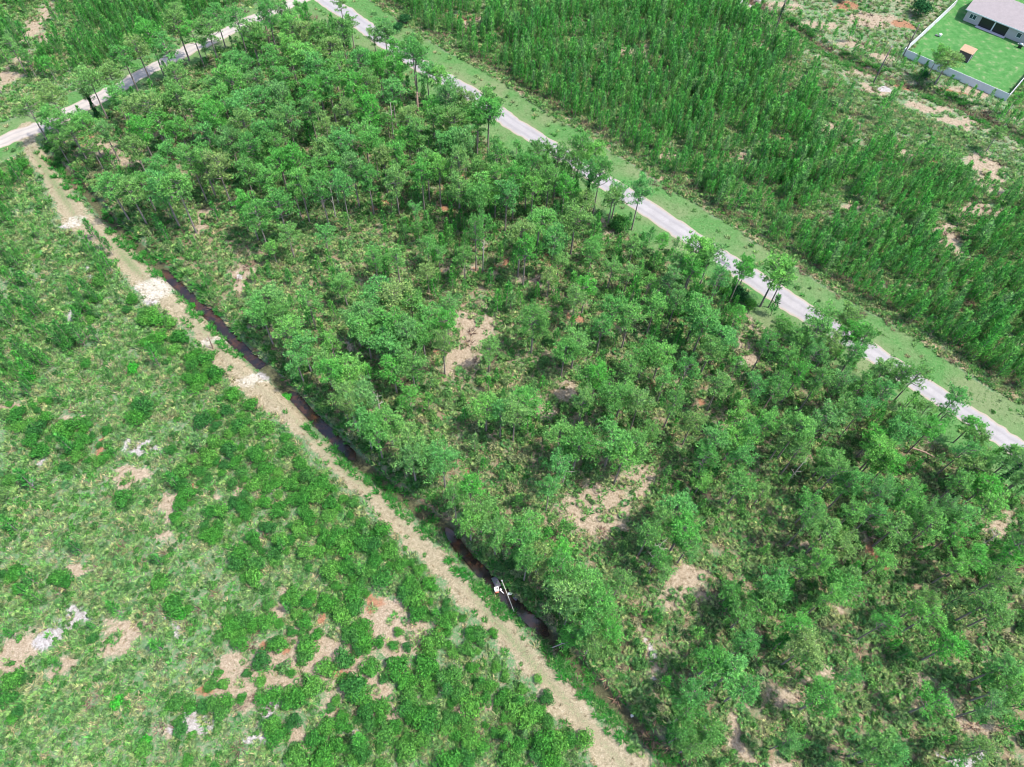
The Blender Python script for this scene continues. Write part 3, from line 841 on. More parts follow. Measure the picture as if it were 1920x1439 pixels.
# dead and purplish brush: along the plantation's edge, in the second ditch, here and there in the wood
X, Y = jitter(.8)
F = fields(X, Y)
ab = Y > np.interp(X, pR[:, 0][np.argsort(pR[:, 0])], pR[:, 1][np.argsort(pR[:, 0])])
pd = np.where(ab & (np.abs(F['R'] - 12.2) < 1.5) & F['PR'], .55 * (vnoise(X, Y, 5, 5) > .35), 0) + np.where((F['E'] < 2.2) & (X > 20), .35, 0) + .06 * (fbm(X, Y, 5, 90) > .58) * (1 + 3 * F['PR']) * (F['T'] > 1) + np.where((F['D'] < 2.4) & (F['D'] > 1.2), .18, 0)
k = (rng.random(X.size) < pd) & (F['T'] > .3) & (F['R'] > 7) & ~F['yard'] & (F['S'] > 4)
gn_scatter('dead_brush', pts3(X[k], Y[k]), rng.random(k.sum()) * 6.28, rng.uniform(.7, 1.6, k.sum()),
           [tuft_mesh(i, M_DEAD, R=.7, H=.6, n=34, w=.05, name='dead_brush', spread=1.3) for i in range(4)], 'brown leafless brush at the plantation edge and ditches')
# lush weeds on the ditch banks
X, Y = jitter(.6)
F = fields(X, Y)
wet = np.minimum(np.minimum(linedist(X, Y, pline(DITCH[5:11])), linedist(X, Y, pline(DITCH[11:15]))), np.minimum(linedist(X, Y, pline(DITCH[17:22])), linedist(X, Y, pline([(1165, 1325), (1200, 1364)]))))
pl = .035 * ((F['T'] < .2) & (F['T'] > -1.1)) * (fbm(X, Y, 4, 99) > .45) + np.where((F['D'] > 1.0) & (F['D'] < 3.0), .6 * (fbm(X, Y, 5, 95) > .40), 0) + np.where((F['D'] <= 1.0) & (wet > 1.6), .55 * (fbm(X, Y, 3, 97) > .42), 0) + np.where((F['E'] < 3.2) & (F['E'] > 1.0) & (X > 20), .7 * (fbm(X, Y, 9, 98) > .45), 0)
k = (rng.random(X.size) < pl) & (F['T'] > -1.2) & (F['R'] > 6) & ~F['yard'] & (F['S'] > 3)
gn_scatter('bank_weeds', pts3(X[k], Y[k]), rng.random(k.sum()) * 6.28, rng.uniform(.45, 1.05, k.sum()),
           [tuft_mesh(i, M_LUSH, R=.9, H=.75, n=46, w=.085, name='bank_weed', spread=1.1) for i in range(4)], 'lush green weeds on the banks of both ditches')
# straw tufts and dry tussocks on track edges, verges and sand
X, Y = jitter(.55)
F = fields(X, Y)
pst = np.where((F['T'] < .6) & (F['T'] > -1.0), .3, 0) + .14 * (F['bare'] > .3) + np.where(ab[:1].any() & (np.abs(F['R'] - 9.6) < 1.3), .5, 0) * .8 + np.where(F['lot'], .12, 0)
k = (rng.random(X.size) < pst + .05 * (F['T'] < 0)) & (F['R'] > 3.6) & (F['S'] > 2.6) & ~F['yard'] & (F['D'] > 1)
gn_scatter('dry_straw', pts3(X[k], Y[k]), rng.random(k.sum()) * 6.28, rng.uniform(.3, .75, k.sum()),
           [tuft_mesh(i, M_LILY, R=.5, H=.3, n=18, w=.06, name='dry_straw') for i in range(4)], 'dry straw tufts along track edges and verges')
# short turf on verges and lawn
X, Y = jitter(.5)
F = fields(X, Y)
k = ((((F['R'] > 3.0) & (F['R'] < 9)) | ((F['S'] > 2.3) & (F['S'] < 6.2)) & (F['R'] > 3)) & (F['T'] > 0) | F['yard']) & (rng.random(X.size) < .55 * (fbm(X, Y, 4, 33) + .3))
TURF = [tuft_mesh(i, leaf_mat('turf_%d' % i, [(.05, .16, .045), (.075, .19, .055), (.13, .205, .09)], .3), R=.6, H=.1, n=16, w=.07, name='turf', spread=1.6) for i in range(2)]
k2 = k & ~F['yard']
gn_scatter('verge_turf', pts3(X[k2], Y[k2]), rng.random(k2.sum()) * 6.28, rng.uniform(.5, 1.0, k2.sum()), TURF, 'short green turf growing on the road verges')


# ------------------------------------------------------------------ landmarks: every plant's description is counted from one of these
LANDMARKS = [("the white rubbish in the ditch", 932, 1105), ("the sandy ditch crossing", 505, 700), ("the side road's left bend", 20, 262), ("the top-left road junction", 590, 5),
             ("the dark patch on the paved road", 1358, 494), ("the lower-right end of the road", 1920, 850), ("the white patch by the lower ditch", 1203, 1212),
             ("the grey brush mound", 687, 1345), ("the white sand patch at lower left", 140, 1160), ("the pink bare patch left of the track", 265, 828),
             ("the bare patch below the paved road", 1400, 660), ("the orange clearing at upper left", 500, 152), ("the broken brown snag", 783, 225), ("the grey forked snag", 735, 235),
             ("the pale short snag", 577, 235), ("the vine-choked tree by the road", 1096, 395), ("the fallen trunk at right", 1725, 858), ("the leaning vine-covered trunk", 1843, 923),
             ("the pale fallen limb beside the ditch", 1055, 1210), ("the bottom edge of the track", 1180, 1438), ("the photo's bottom-right corner", 1920, 1438), ("the photo's bottom-left corner", 0, 1438),
             ("the photo's top-left corner", 0, 0), ("the middle of the photo", 960, 720), ("the middle of the right edge", 1920, 700), ("the middle of the left edge", 0, 700), ("the middle of the top edge", 960, 0),
             ("the utility pole at top", 1452, 62), ("the utility pole by the ditch", 1638, 155), ("the utility pole at the fence corner", 1693, 105), ("the near fence corner", 1882, 188),
             ("the lone white bag in the ditch", 1185, 1341), ("the wide pale part of the track", 300, 545), ("the top of the dirt track", 60, 285),
             ("the orange bare spot in the central wood", 1070, 600), ("the pale patch between ditch and wood", 640, 650), ("the large bare patch with leaf litter", 740, 1150),
             ("the bare sand at bottom left", 330, 1390), ("the pale sandy streak at lower right", 1385, 1360), ("the sandy glade below centre", 1095, 980), ("the pale green bush in the plantation", 1300, 165),
             ("the rusty dead pine in the plantation", 1478, 275), ("the sand streak at top centre", 1165, 110), ("the bare sand at the right edge", 1850, 420), ("the bright green bush left of the track", 255, 690),
             ("the bright bush at the left edge", 55, 700), ("the bright bush at lower left", 222, 1318), ("the bare corner at the left edge", 10, 1240), ("the dark log in the left scrub", 168, 808),
             ("the small sandy fork at lower right", 1700, 1250), ("the bare glade near the right edge", 1875, 1010), ("the tiny road stain", 1785, 765), ("the pine standing in the grass verge", 968, 285)]
LG = np.array([G(a[1], a[2]) for a in LANDMARKS])
ORD = ['', 'second ', 'third ', 'fourth ', 'fifth ', 'sixth ', 'seventh ', 'eighth ', 'ninth ', 'tenth ', 'eleventh ', 'twelfth ', '13th ', '14th ', '15th ', '16th ', '17th ', '18th ', '19th ', '20th ']


def rank_labels(pos, heads, noun):
    pos = np.asarray(pos); D = np.hypot(pos[:, None, 0] - LG[None, :, 0], pos[:, None, 1] - LG[None, :, 1])
    R = np.argsort(np.argsort(D, axis=0), axis=0)
    out = []
    for i in range(len(pos)):
        s = R[i] + D[i] / 1e3; j = int(np.argmin(s)); r = int(R[i, j])
        o = ORD[r] if r < len(ORD) else '%dth ' % (r + 1)
        lb = '%s, %sclosest %s to %s' % (heads[i], o, noun, LANDMARKS[j][0])
        if len(lb.split()) > 16: lb = '%sclosest %s to %s' % (o, noun, LANDMARKS[j][0])
        out.append(lb)
    return out


# ------------------------------------------------------------------ mature pines: crowns surveyed one by one (x, y, radius)
CROWNS = """328 38 26;275 60 24;300 70 18;355 45 20;145 112 28;100 125 24;230 105 26;165 148 24;85 162 22;45 190 24;85 205 22;115 215 20;190 80 18;200 125 20;250 75 18;385 40 22;400 15 20;440 20 22;465 45 20
330 140 26;430 145 28;395 150 22;270 180 22;300 186 22;332 180 24;362 182 22;240 188 22;290 214 20;330 226 22;380 192 20;402 216 22;450 200 30;455 232 26;430 262 26;355 296 22;405 306 26;372 285 20;300 346 28;330 350 26;260 240 24;250 275 24;290 300 20;130 240 20;150 218 20;175 345 18;200 335 20;235 342 20;260 330 20;310 270 22;470 275 24;385 250 22;415 180 22;215 165 18;190 235 20;100 255 16
500 22 24;525 12 18;570 58 24;600 62 24;640 56 22;545 46 24;620 92 26;570 106 32;590 124 26;635 126 24;672 116 22;710 116 22;655 30 16;720 46 18;740 76 16;776 96 24;745 122 22;822 130 20;800 122 18;530 146 24;616 156 28;660 160 26;685 152 24;735 168 26;520 176 26;490 186 26;585 168 24;842 176 24;872 188 22;916 190 26;888 186 18;896 206 16;580 200 22;540 222 24;500 250 24;525 228 22;640 270 32;615 282 26;515 272 26;700 266 24;780 246 24;765 258 22;822 222 24;850 224 24;845 266 26;872 262 24;742 286 24;718 294 22;800 302 24;620 312 24;660 312 24;590 322 24;550 296 24;522 304 24;690 332 24;740 332 24;790 322 22;822 312 22;896 316 24;905 338 18;932 286 22;560 338 22;500 332 24;460 320 24;480 150 22;455 120 24;430 100 20;505 95 22;540 85 22;480 60 20;690 200 24;650 210 24;610 235 22;680 235 20;810 190 20;765 205 20;860 300 22;640 345 22;600 350 20;520 380 24;480 400 22;460 380 22
1010 286 22;1046 292 24;1090 272 26;1112 288 22;1080 304 22;1126 320 22;1166 336 16;990 312 22;1206 342 20;1152 358 12;965 330 22;1030 330 20;930 330 22;950 360 22;1000 350 20;1060 345 20;900 370 22;860 350 22
710 548 30;742 556 30;770 566 26;690 590 28;730 604 28;762 622 26;728 642 32;792 622 26;800 590 24;665 600 24;500 560 28;524 590 26;488 584 24;546 620 30;565 642 24;650 690 30;622 694 24;736 690 26;772 684 26;830 640 20;840 600 20;684 614 26;800 452 16;822 462 16;892 430 18;906 422 18;700 474 14;742 474 14;605 430 16;800 500 14;845 560 16;870 470 14;640 740 22
1012 416 26;1080 410 28;976 440 24;986 462 20;1190 452 16;1112 460 16;1310 466 26;1332 482 22;1300 502 20;1150 492 16;1182 502 16;1100 536 20;1002 600 27;1080 556 18;1152 576 27;1182 592 24;1230 570 22;1310 580 30;1324 602 26;1080 642 30;1060 656 22;1212 662 26;1242 662 24;1120 702 24;1100 712 22;1352 630 26;1336 650 22;1396 502 18;1220 520 16;1260 520 18;1270 560 18;1040 445 20;1050 480 16;1350 520 18;1280 480 16;1130 610 20
1456 506 26;1472 516 20;1552 580 18;1592 590 22;1602 622 22;1540 606 18;1622 634 20;1662 692 22;1502 622 16;1472 602 16;1562 642 20;1532 662 20;1602 664 20;1692 702 20;1722 700 20;1482 662 18;1440 640 18;1500 700 20;1540 710 22;1580 715 22;1620 720 22;1660 730 20;1460 720 20;1420 720 22
680 742 28;652 746 22;640 774 20;664 802 24;702 800 24;686 824 22;728 790 28;768 832 32;802 852 32;830 862 26;772 856 26;912 760 26;940 770 20;882 912 25;852 928 20;902 960 27;882 976 24;930 1000 26;872 1012 22;620 640 18
986 752 30;966 774 24;1096 746 20;1152 746 27;1170 736 24;1200 752 22;1266 750 20;1050 812 25;1086 832 30;1150 822 32;1192 836 28;1170 854 24;1050 872 24;1032 912 18;1222 802 14;1340 826 28;1382 820 28;1392 852 24;1326 856 22;1404 806 22;1322 892 16;1270 950 30;1282 990 32;1292 1022 24;1242 972 22;1218 1000 24;1236 1042 18;1250 1062 14;992 980 24;980 1020 32;1012 1042 30;1052 1062 26;968 1062 22;1166 1086 20;1300 790 20;1250 705 20;1180 690 22;1290 690 22;1350 720 22;1390 770 22;1440 790 22
1500 800 27;1520 832 26;1478 812 22;1500 842 20;1560 772 18;1582 762 20;1622 762 20;1702 792 28;1690 812 24;1742 806 16;1650 850 25;1672 864 22;1570 882 22;1602 902 24;1650 922 20;1540 950 20;1522 972 20;1530 938 18;1700 922 22;1712 936 18;1746 986 25;1740 962 20;1862 842 18;1812 842 20;1850 856 20;1842 812 16;1832 790 14;1782 768 16;1832 866 20;1802 902 20;1862 902 20;1872 932 20;1500 1052 18;1540 1052 20;1600 960 20;1560 990 18;1640 960 20;1690 980 18;1780 950 20;1820 960 20;1790 1000 20;1840 1040 20;1590 1010 18;1800 1060 22;1880 1080 22
1062 1112 36;1092 1092 32;1122 1132 34;1102 1172 30;1142 1182 26;1050 1152 20;1092 1212 24;1052 1200 14;1062 1086 22;1300 1300 28;1290 1334 24;1370 1262 36;1340 1238 28;1392 1292 28;1262 1392 22;1300 1390 26;1332 1372 26;1280 1414 22;1400 1204 24
1456 1092 28;1440 1116 24;1580 1102 30;1592 1084 22;1560 1114 20;1510 1216 29;1662 1166 21;1540 1310 30;1590 1266 22;1740 1126 20;1852 1132 28;1872 1146 24;1742 1156 26;1782 1212 28;1650 1400 32;1672 1412 26;1882 1252 28;1882 1292 26;1862 1322 24;1840 1410 26;1430 1130 18;1480 1390 20"""
crowns = [tuple(float(v) for v in c.split()) for c in CROWNS.replace('\n', ';').split(';') if c.strip()]
plist = []
for (x, y, r) in crowns:
    Hh = 13.5 - 3.0 * float(sstep(330, 620, y)) - (1.2 if x < 300 and y > 200 else 0)
    if r < 17: Hh *= .78
    if 1400 < x and y < 1000: Hh += 1.2
    Hh *= random.uniform(.86, 1.1)
    c = G(x, y, Hh * .8)
    rm = r * math.hypot(math.hypot(c[0], c[1]), CAM_H - Hh * .8) / math.hypot(FPX, math.hypot(x - PW / 2, y - PH / 2)) * (1.08 - .12 * (y < 350)) 
    plist.append([c[0], c[1], Hh, max(rm, 1.25), x, y])
# hand-picked trees on the road edge whose trunk foot shows in the photograph
FEET = [((915, 292), 14.0, 2.6), ((895, 290), 13.0, 1.9), ((870, 285), 13.0, 2.0), ((1184, 432), 13.5, 2.1), ((1147, 410), 10.5, 1.6), ((1425, 575), 12.5, 2.8), ((1747, 793), 9.5, 1.8),
        ((1700, 850), 10.0, 1.9), ((780, 165), 13.0, 2.4), ((741, 110), 12.0, 1.5), ((662, 50), 10.0, 1.5), ((968, 288), 4.2, .8), ((250, 160), 10.0, 2.2), ((1393, 530), 8.0, 1.4)]
for (x, y), Hh, rm in FEET:
    c = G(x, y); plist.append([c[0], c[1], Hh, rm, x, y])
plist = np.array(plist)
# drop near-duplicates so that no two trunks share a foot, and nothing stands on the carriageway
keep = []
for i in range(len(plist) - 1, -1, -1):
    p = plist[i]
    if linedist(p[0:1], p[1:2], pR)[0] < 3.6: 
        d = p[:2] - 0; n_r = np.argmin(np.hypot(pR[:, 0] - p[0], pR[:, 1] - p[1])); q = pR[n_r]; v_ = p[:2] - q; v_ = v_ / (np.hypot(*v_) + 1e-6)
        if v_[0] + v_[1] > 0: v_ = -v_
        p[:2] = q + v_ * 4.6
    if linedist(p[0:1], p[1:2], pT)[0] < 3.2 or linedist(p[0:1], p[1:2], pS)[0] < 3.2: continue
    if linedist(p[0:1], p[1:2], pD)[0] < 1.5:
        n_r = np.argmin(np.hypot(pD[:, 0] - p[0], pD[:, 1] - p[1])); p[:2] += np.array([1.4, 1.1])
    if all(math.hypot(p[0] - plist[j][0], p[1] - plist[j][1]) > 1.3 for j in keep): keep.append(i)
plist = plist[sorted(keep)]
plist = plist[np.argsort(-plist[:, 3] / np.hypot(np.hypot(plist[:, 0], plist[:, 1]), 90))]
print('mature pines', len(plist))
ind, rest = plist[:300], plist[300:]
heads = []
vars_ = []
for p in ind:
    j = random.choice([0, 1, 1, 3, 4, 4, 0]) if p[3] > 2.0 else random.choice([0, 2, 5, 3, 6])
    if p[2] < 5: j = 2
    vars_.append(j)
    heads.append('broad-crowned pine' if p[3] > 3.1 else 'rounded pine' if p[3] > 2.4 else 'medium pine' if p[3] > 1.8 else 'slender pine')
labs = rank_labels(ind[:, :2], heads, 'large pine')


def place_pine(p, j, label, group='mature pines of the wood', cat='tree'):
    z = float(ground_z(np.array([p[0]]), np.array([p[1]]))[0])
    e = link('pine_tree', None, loc=(p[0], p[1], z - .05), rot=(0, 0, random.uniform(0, 6.28)))
    e.empty_display_size = .5
    sx = p[3] / 2.6; sz = p[2] / 11.0
    for nm, me in zip(('trunk', 'crown'), PINES[j]):
        link(nm, me, e, sc=(sx, sx, sz))
    return tag(e, label, cat, group)


for p, j, lb in zip(ind, vars_, labs): place_pine(p, j, lb)

# mid-size and far pines beyond the first three hundred: one mass
X, Y = jitter(4.2, margin=160)
F = fields(X, Y)
u, v, _ = P2(X, Y, 8.0)
dn = np.where(F['F'], .12 + .03 * (v < 380) + .22 * ((u > 1380) & (v > 620) & (v < 1150)), 0)
dn = np.where((u < 330) & (v < 260) & ~F['F'] & (F['S'] > 5) & ~F['PL'], .25, dn)
dn *= (F['bare'] < .3) & (F['R'] > 5.5) & (F['T'] > 3) & (F['D'] > 2) & (F['S'] > 4)
dmin = np.min(np.hypot(X[:, None] - plist[None, :, 0], Y[:, None] - plist[None, :, 1]), 1)
k = (rng.random(X.size) < dn) & (dmin > 2.3)
sub = np.stack([X[k], Y[k]], -1)
print('subcanopy', len(sub), 'rest', len(rest))


def joined_pine(i):
    tr, cr_ = PINES[i]
    b = Bag(); b.add([tuple(q.co) for q in tr.vertices], [tuple(q.vertices) for q in tr.polygons]); nf = len(b.f)
    b.add([tuple(q.co) for q in cr_.vertices], [tuple(q.vertices) for q in cr_.polygons])
    return make_mesh('whole_pine_%d' % i, b.v, b.f, [M_BARK, M_PINE], mi=[0] * nf + [1] * (len(b.f) - nf))


if len(sub) + len(rest):
    allp = np.concatenate([sub, rest[:, :2]]); sc_ = np.concatenate([rng.uniform(.5, .85, len(sub)), rest[:, 2] / 13.0])
    gn_scatter('subcanopy_pines', pts3(allp[:, 0], allp[:, 1]), rng.random(len(allp)) * 6.28, sc_, [joined_pine(i) for i in (0, 2, 3, 5)], 'smaller pines filling the wood between the large ones')

# ------------------------------------------------------------------ young pines
X, Y = jitter(1.28, margin=100)
F = fields(X, Y)
u, v, dist = P2(X, Y, 2)
cl = fbm(X, Y, 8, 110)
dn = np.where(F['PR'], 1.0 - .6 * (cl > .64) - .55 * (fbm(X, Y, 3.2, 140) > .565) - .72 * F['SP'] - .12 * ((u > 1560) & (v > 200) & (v < 420)), 0)
dn = np.where(F['PL'], .95 - .6 * (cl > .62) - .5 * (u < 150), dn)
dn = np.where(inside(X, Y, LEFT_A), .42 + .8 * (cl - .5), dn)
dn = np.where(inside(X, Y, LEFT_B), .6, dn)
dn = np.where(inside(X, Y, LEFT_C), .28, dn)
midw = F['F'] & (v > 330) & (v < 640) & (u > 700)
dn = np.where(F['F'], np.where(midw, .20, .07), dn)
dn = np.where(inside(X, Y, SCRUB) & (dn == 0), .02, dn)
dn = dn - 1.0 * (F['bare'] > .45) - .4 * (F['bare'] > .2)
k = (rng.random(X.size) < dn) & (F['R'] > np.where(F['PR'], 11.2, 5)) & (F['T'] > 1.2) & (F['D'] > 2) & (F['S'] > 5.5) & (F['E'] > 8) & ~F['yard']
yx, yy, yd, yu, yv = X[k], Y[k], dist[k], u[k], v[k]
hh = rng.uniform(.55, 1.45, yx.size) * np.where(F['F'][k], 1.05, 1.0)
hh *= np.where(fbm(yx, yy, 14, 120) > .5, 1.1, .9)
# the young pines along the second ditch and other single ones the photograph picks out
SINGLE = [(1525, 70, 4.5), (1560, 80, 4), (1612, 112, 5), (1662, 122, 4.5), (1688, 132, 3.5), (1722, 150, 5), (1770, 172, 4.5), (1795, 186, 4), (1860, 214, 4), (1898, 240, 4.5), (1494, 47, 4), (1515, 62, 4), (1543, 62, 5), (1590, 78, 5.5), (1598, 104, 5.5), (1630, 106, 4), (1645, 112, 4), (1676, 125, 5), (1705, 134, 5), (1448, 28, 4), (1470, 24, 3.5), (1812, 188, 4), (1826, 196, 3.5), (1846, 200, 4.5),
          (1872, 228, 5), (1884, 236, 5), (1912, 250, 4.5), (1618, 26, 2.6), (1440, 105, 5), (1450, 120, 5), (1390, 62, 6), (1408, 70, 6), (1424, 68, 6), (1640, 225, 5.5), (1655, 210, 6), (1668, 198, 6),
          (180, 448, 5), (200, 470, 4.5), (212, 480, 4.5), (60, 745, 4), (100, 690, 4), (110, 1245, 3.2), (118, 1250, 2.6), (30, 1195, 3.4)]
sx_ = np.array([G(a[0], a[1]) for a in SINGLE]); sh_ = np.array([a[2] / 4.0 for a in SINGLE])
score = hh / yd * ((yu > 5) & (yu < PW - 5) & (yv > 5) & (yv < PH - 5))
order = np.argsort(-score)
nI = 300 - len(SINGLE)
iy = order[:nI]; ry = order[nI:]
print('young pines', yx.size)
IX = np.concatenate([sx_[:, 0], yx[iy]]); IY = np.concatenate([sx_[:, 1], yy[iy]]); IH = np.concatenate([sh_, hh[iy]])
uI, vI, _ = P2(IX, IY)
heads = ['tall narrow young pine' if h > 1.15 else 'young pine' if h > .9 else 'small young pine' for h in IH]
labs = rank_labels(np.stack([IX, IY], -1), heads, 'young pine')
ZZ = ground_z(IX, IY)
for i in range(len(IX)):
    o = link('young_pine', random.choice(YOUNGS), loc=(IX[i], IY[i], ZZ[i]), rot=(random.uniform(-.05, .05), random.uniform(-.05, .05), random.uniform(0, 6.28)), sc=(IH[i] * random.uniform(.85, 1.2),) * 2 + (IH[i],))
    tag(o, labs[i], 'young pine', 'young pines about the clearing and plantation')
gn_scatter('plantation_pines', pts3(yx[ry], yy[ry]), rng.random(len(ry)) * 6.28, hh[ry], YOUNGS, 'dense mass of young pines in the plantation beyond the road')

# ------------------------------------------------------------------ rounded bushes left of the track
CLUST = [(470, 830, 30, 40), (505, 880, 36, 40), (540, 930, 40, 40), (600, 970, 40, 40), (660, 960, 50, 40), (730, 1040, 50, 50), (800, 1100, 40, 50), (460, 900, 30, 50), (480, 1060, 40, 50), (410, 980, 26, 40), (620, 1060, 40, 40), (700, 1340, 20, 40), (850, 1080, 10, 10), (390, 700, 50, 40), (440, 770, 45, 60), (365, 900, 26, 80), (415, 850, 50, 60), (440, 960, 40, 50), (545, 800, 36, 30), (575, 850, 36, 40), (600, 905, 50, 40), (640, 940, 50, 30), (520, 1000, 50, 50), (600, 1010, 60, 50), (690, 1000, 60, 40),
         (750, 1010, 30, 30), (780, 1060, 40, 30), (560, 1140, 50, 40), (500, 1170, 30, 40), (640, 1105, 30, 24), (690, 1090, 36, 26), (440, 1170, 44, 30), (335, 1150, 24, 24), (345, 1310, 34, 30), (385, 1330, 40, 26), (360, 1360, 30, 24), (400, 1290, 26, 30), (540, 1190, 26, 26), (660, 1190, 40, 24),
         (740, 1210, 20, 40), (640, 1240, 26, 24), (680, 1265, 60, 30), (640, 1310, 40, 30), (830, 1140, 36, 50), (860, 1180, 40, 40), (880, 1230, 60, 50), (820, 1210, 30, 40), (800, 1290, 50, 50), (870, 1300, 60, 50), (940, 1260, 50, 50), (985, 1280, 30, 40), (930, 1340, 60, 40), (830, 1370, 70, 50), (990, 1370, 50, 50),
         (900, 1410, 90, 30), (740, 1400, 60, 40), (660, 1400, 60, 40), (600, 1420, 50, 20), (560, 1290, 30, 60), (500, 1300, 24, 24), (520, 1360, 26, 26), (380, 1425, 40, 14), (275, 1390, 14, 20), (90, 820, 60, 40), (150, 830, 60, 40), (60, 770, 50, 24), (190, 860, 30, 24), (270, 770, 20, 18), (15, 1100, 26, 30),
         (120, 1090, 14, 12), (30, 1330, 30, 20), (1000, 1420, 60, 20), (1080, 1390, 20, 14), (1050, 1400, 30, 20), (300, 600, 30, 16), (240, 575, 22, 14), (350, 640, 30, 16), (330, 560, 0, 0), (170, 590, 30, 16), (300, 650, 30, 14), (130, 500, 0, 0), (180, 880, 14, 14), (1165, 422, 20, 16), (1380, 545, 46, 20), (1400, 565, 40, 18)]
X, Y = jitter(1.85, margin=80)
F = fields(X, Y)
w_ = np.zeros(X.size)
for c in CLUST:
    if not c[2]: continue
    cc = G(c[0], c[1]); ex = G(c[0] + c[2], c[1]); ey = G(c[0], c[1] + c[3])
    q = np.sqrt(((X - cc[0]) / np.hypot(*(ex - cc))) ** 2 + ((Y - cc[1]) / np.hypot(*(ey - cc))) ** 2)
    w_ = np.maximum(w_, 1 - sstep(.8, 1.2, q))
left = inside(X, Y, SCRUB)
n_ = fbm(X, Y, 7, 130)
br = inside(X, Y, poly([(330, 1090), (760, 1030), (1130, 1500), (420, 1500)]))
dn = 1.0 * w_ + .02 * left + .30 * br * (n_ > .42)
k = (rng.random(X.size) < dn) & (F['T'] > .9) & (F['R'] > 6) & (F['D'] > 2) & ~F['yard']
ex_b = [(667, 1142, 1.05), (683, 1200, .7), (765, 1215, .6), (768, 1104, 1.1), (1008, 1275, .5), (1025, 1310, .9), (1065, 1390, .9), (1095, 1390, 1.0), (712, 1352, .7), (925, 1190, .6), (415, 1285, .5), (430, 1315, .8), (456, 1312, .6), (335, 1145, 1.2), (120, 1085, 1.0), (1160, 424, 1.2)]
bx = np.concatenate([[G(a[0], a[1])[0] for a in ex_b], X[k]]); by = np.concatenate([[G(a[0], a[1])[1] for a in ex_b], Y[k]])
bs = np.concatenate([[a[2] * .95 for a in ex_b], rng.uniform(.4, 1.12, k.sum()) * (.8 + .4 * n_[k])])
u, v, dist = P2(bx, by)
inv_ = (u > 0) & (u < PW) & (v > 0) & (v < PH)
o_ = np.argsort(-(bs / dist * inv_)); print('bushes', len(bx))
I, Rr = o_[:300], o_[300:]
heads = ['large rounded bush' if s > .95 else 'dense green bush' if s > .7 else 'small bush' for s in bs[I]]
labs = rank_labels(np.stack([bx[I], by[I]], -1), heads, 'bush')
ZZ = ground_z(bx[I], by[I])
for n, i in enumerate(I):
    o = link('bush', random.choice(BUSHES), loc=(bx[i], by[i], ZZ[n] - .03), rot=(0, 0, random.uniform(0, 6.28)), sc=(bs[i] * random.uniform(.9, 1.15), bs[i] * random.uniform(.9, 1.15), bs[i] * random.uniform(.9, 1.25)))
    tag(o, labs[n], 'bush', 'rounded bushes in the clearing beside the track')
if len(Rr):
    gn_scatter('further_bushes', pts3(bx[Rr], by[Rr]), rng.random(len(Rr)) * 6.28, bs[Rr], BUSHES, 'rounded green bushes thickening between the counted ones')


# ------------------------------------------------------------------ single plants that stand out
def single(name, me, x, y, s, label, cat, sz=None):
    c = G(x, y); z = float(ground_z(np.array([c[0]]), np.array([c[1]]))[0])
    o = link(name, me, loc=(c[0], c[1], z - .04), rot=(0, 0, random.uniform(0, 6.28)), sc=(s, s, sz or s))
    return tag(o, label, cat)


single('bright_bush', BRIGHTS[0], 252, 695, 1.15, 'vivid green bush alone in the scrub left of the track', 'bush')
single('bright_bush', BRIGHTS[1], 60, 712, 1.1, 'vivid green upright bush near the left edge of the scrub', 'bush', 1.6)
single('bright_bush', BRIGHTS[2], 222, 1318, 1.0, 'loose bright yellow-green bush in the lower left scrub', 'bush', .7)
single('bright_bush', BRIGHTS[0], 278, 1390, .8, 'bright green bush beside the bare sand at the bottom left', 'bush', 1.1)
single('bright_bush', BRIGHTS[1], 338, 1152, 1.1, 'bright green low bush right of the white sand patch', 'bush', .7)
single('bright_bush', BRIGHTS[2], 535, 740, .9, 'low bright green bush on the bank beside the sandy ditch crossing', 'bush', .6)
single('bright_bush', BRIGHTS[0], 358, 568, .7, 'low green bush on the bank between track and brown water', 'bush', .6)
single('bright_bush', BRIGHTS[1], 1467, 338, 1.3, 'vivid round bush among the young pines near the right', 'bush')
single('pale_bush', PALES[0], 1300, 172, 1.6, 'pale yellow-green feathery bush in the middle of the plantation', 'bush')
single('pale_bush', PALES[1], 1532, 245, 1.5, 'pale leafy bush at the thin edge of the plantation', 'bush')
single('pale_bush', PALES[0], 1560, 200, 1.1, 'pale leafy thicket below the utility pole clearing', 'bush')
single('oak_tree', OAKS[0], 1722, 30, .95, 'dark round oak on the sandy lot beside the white fence', 'tree')
single('oak_tree', OAKS[1], 1578, 0, .75, 'dark round oak on the sandy lot at the top edge', 'tree')
single('oak_tree', OAKS[0], 1380, 560, .62, 'dark spreading oak under the pines at the road edge', 'tree', .6)
single('oak_tree', OAKS[1], 1160, 425, .42, 'dark round shrub oak beside the road below the leaning pines', 'tree')
single('oak_tree', OAKS[0], 745, 60, .5, 'dark oak at the top end of the plantation edge', 'tree')
single('oak_tree', OAKS[1], 760, 45, .55, 'second dark oak at the top end of the plantation edge', 'tree')
single('oak_tree', OAKS[0], 1730, 148, .5, 'dark leafy oak below the white fence beside the ditch pine', 'tree')
for (x, y, H_, r, lb) in ((1752, 160, 8.5, 3.0, 'full dark pine in front of the white fence'), (1735, 150, 9.0, 1.9, 'thin pine rising before the white fence corner'), (1848, 285, 6.5, 1.7, 'flat-crowned pine standing alone right of the plantation edge'), (1886, 216, 6, 1.2, 'small pine below the near corner of the white fence')):
    c = G(x, y); place_pine([c[0], c[1], H_, r], 3 if r < 1.6 else 1, lb, 'pines near the fenced house')


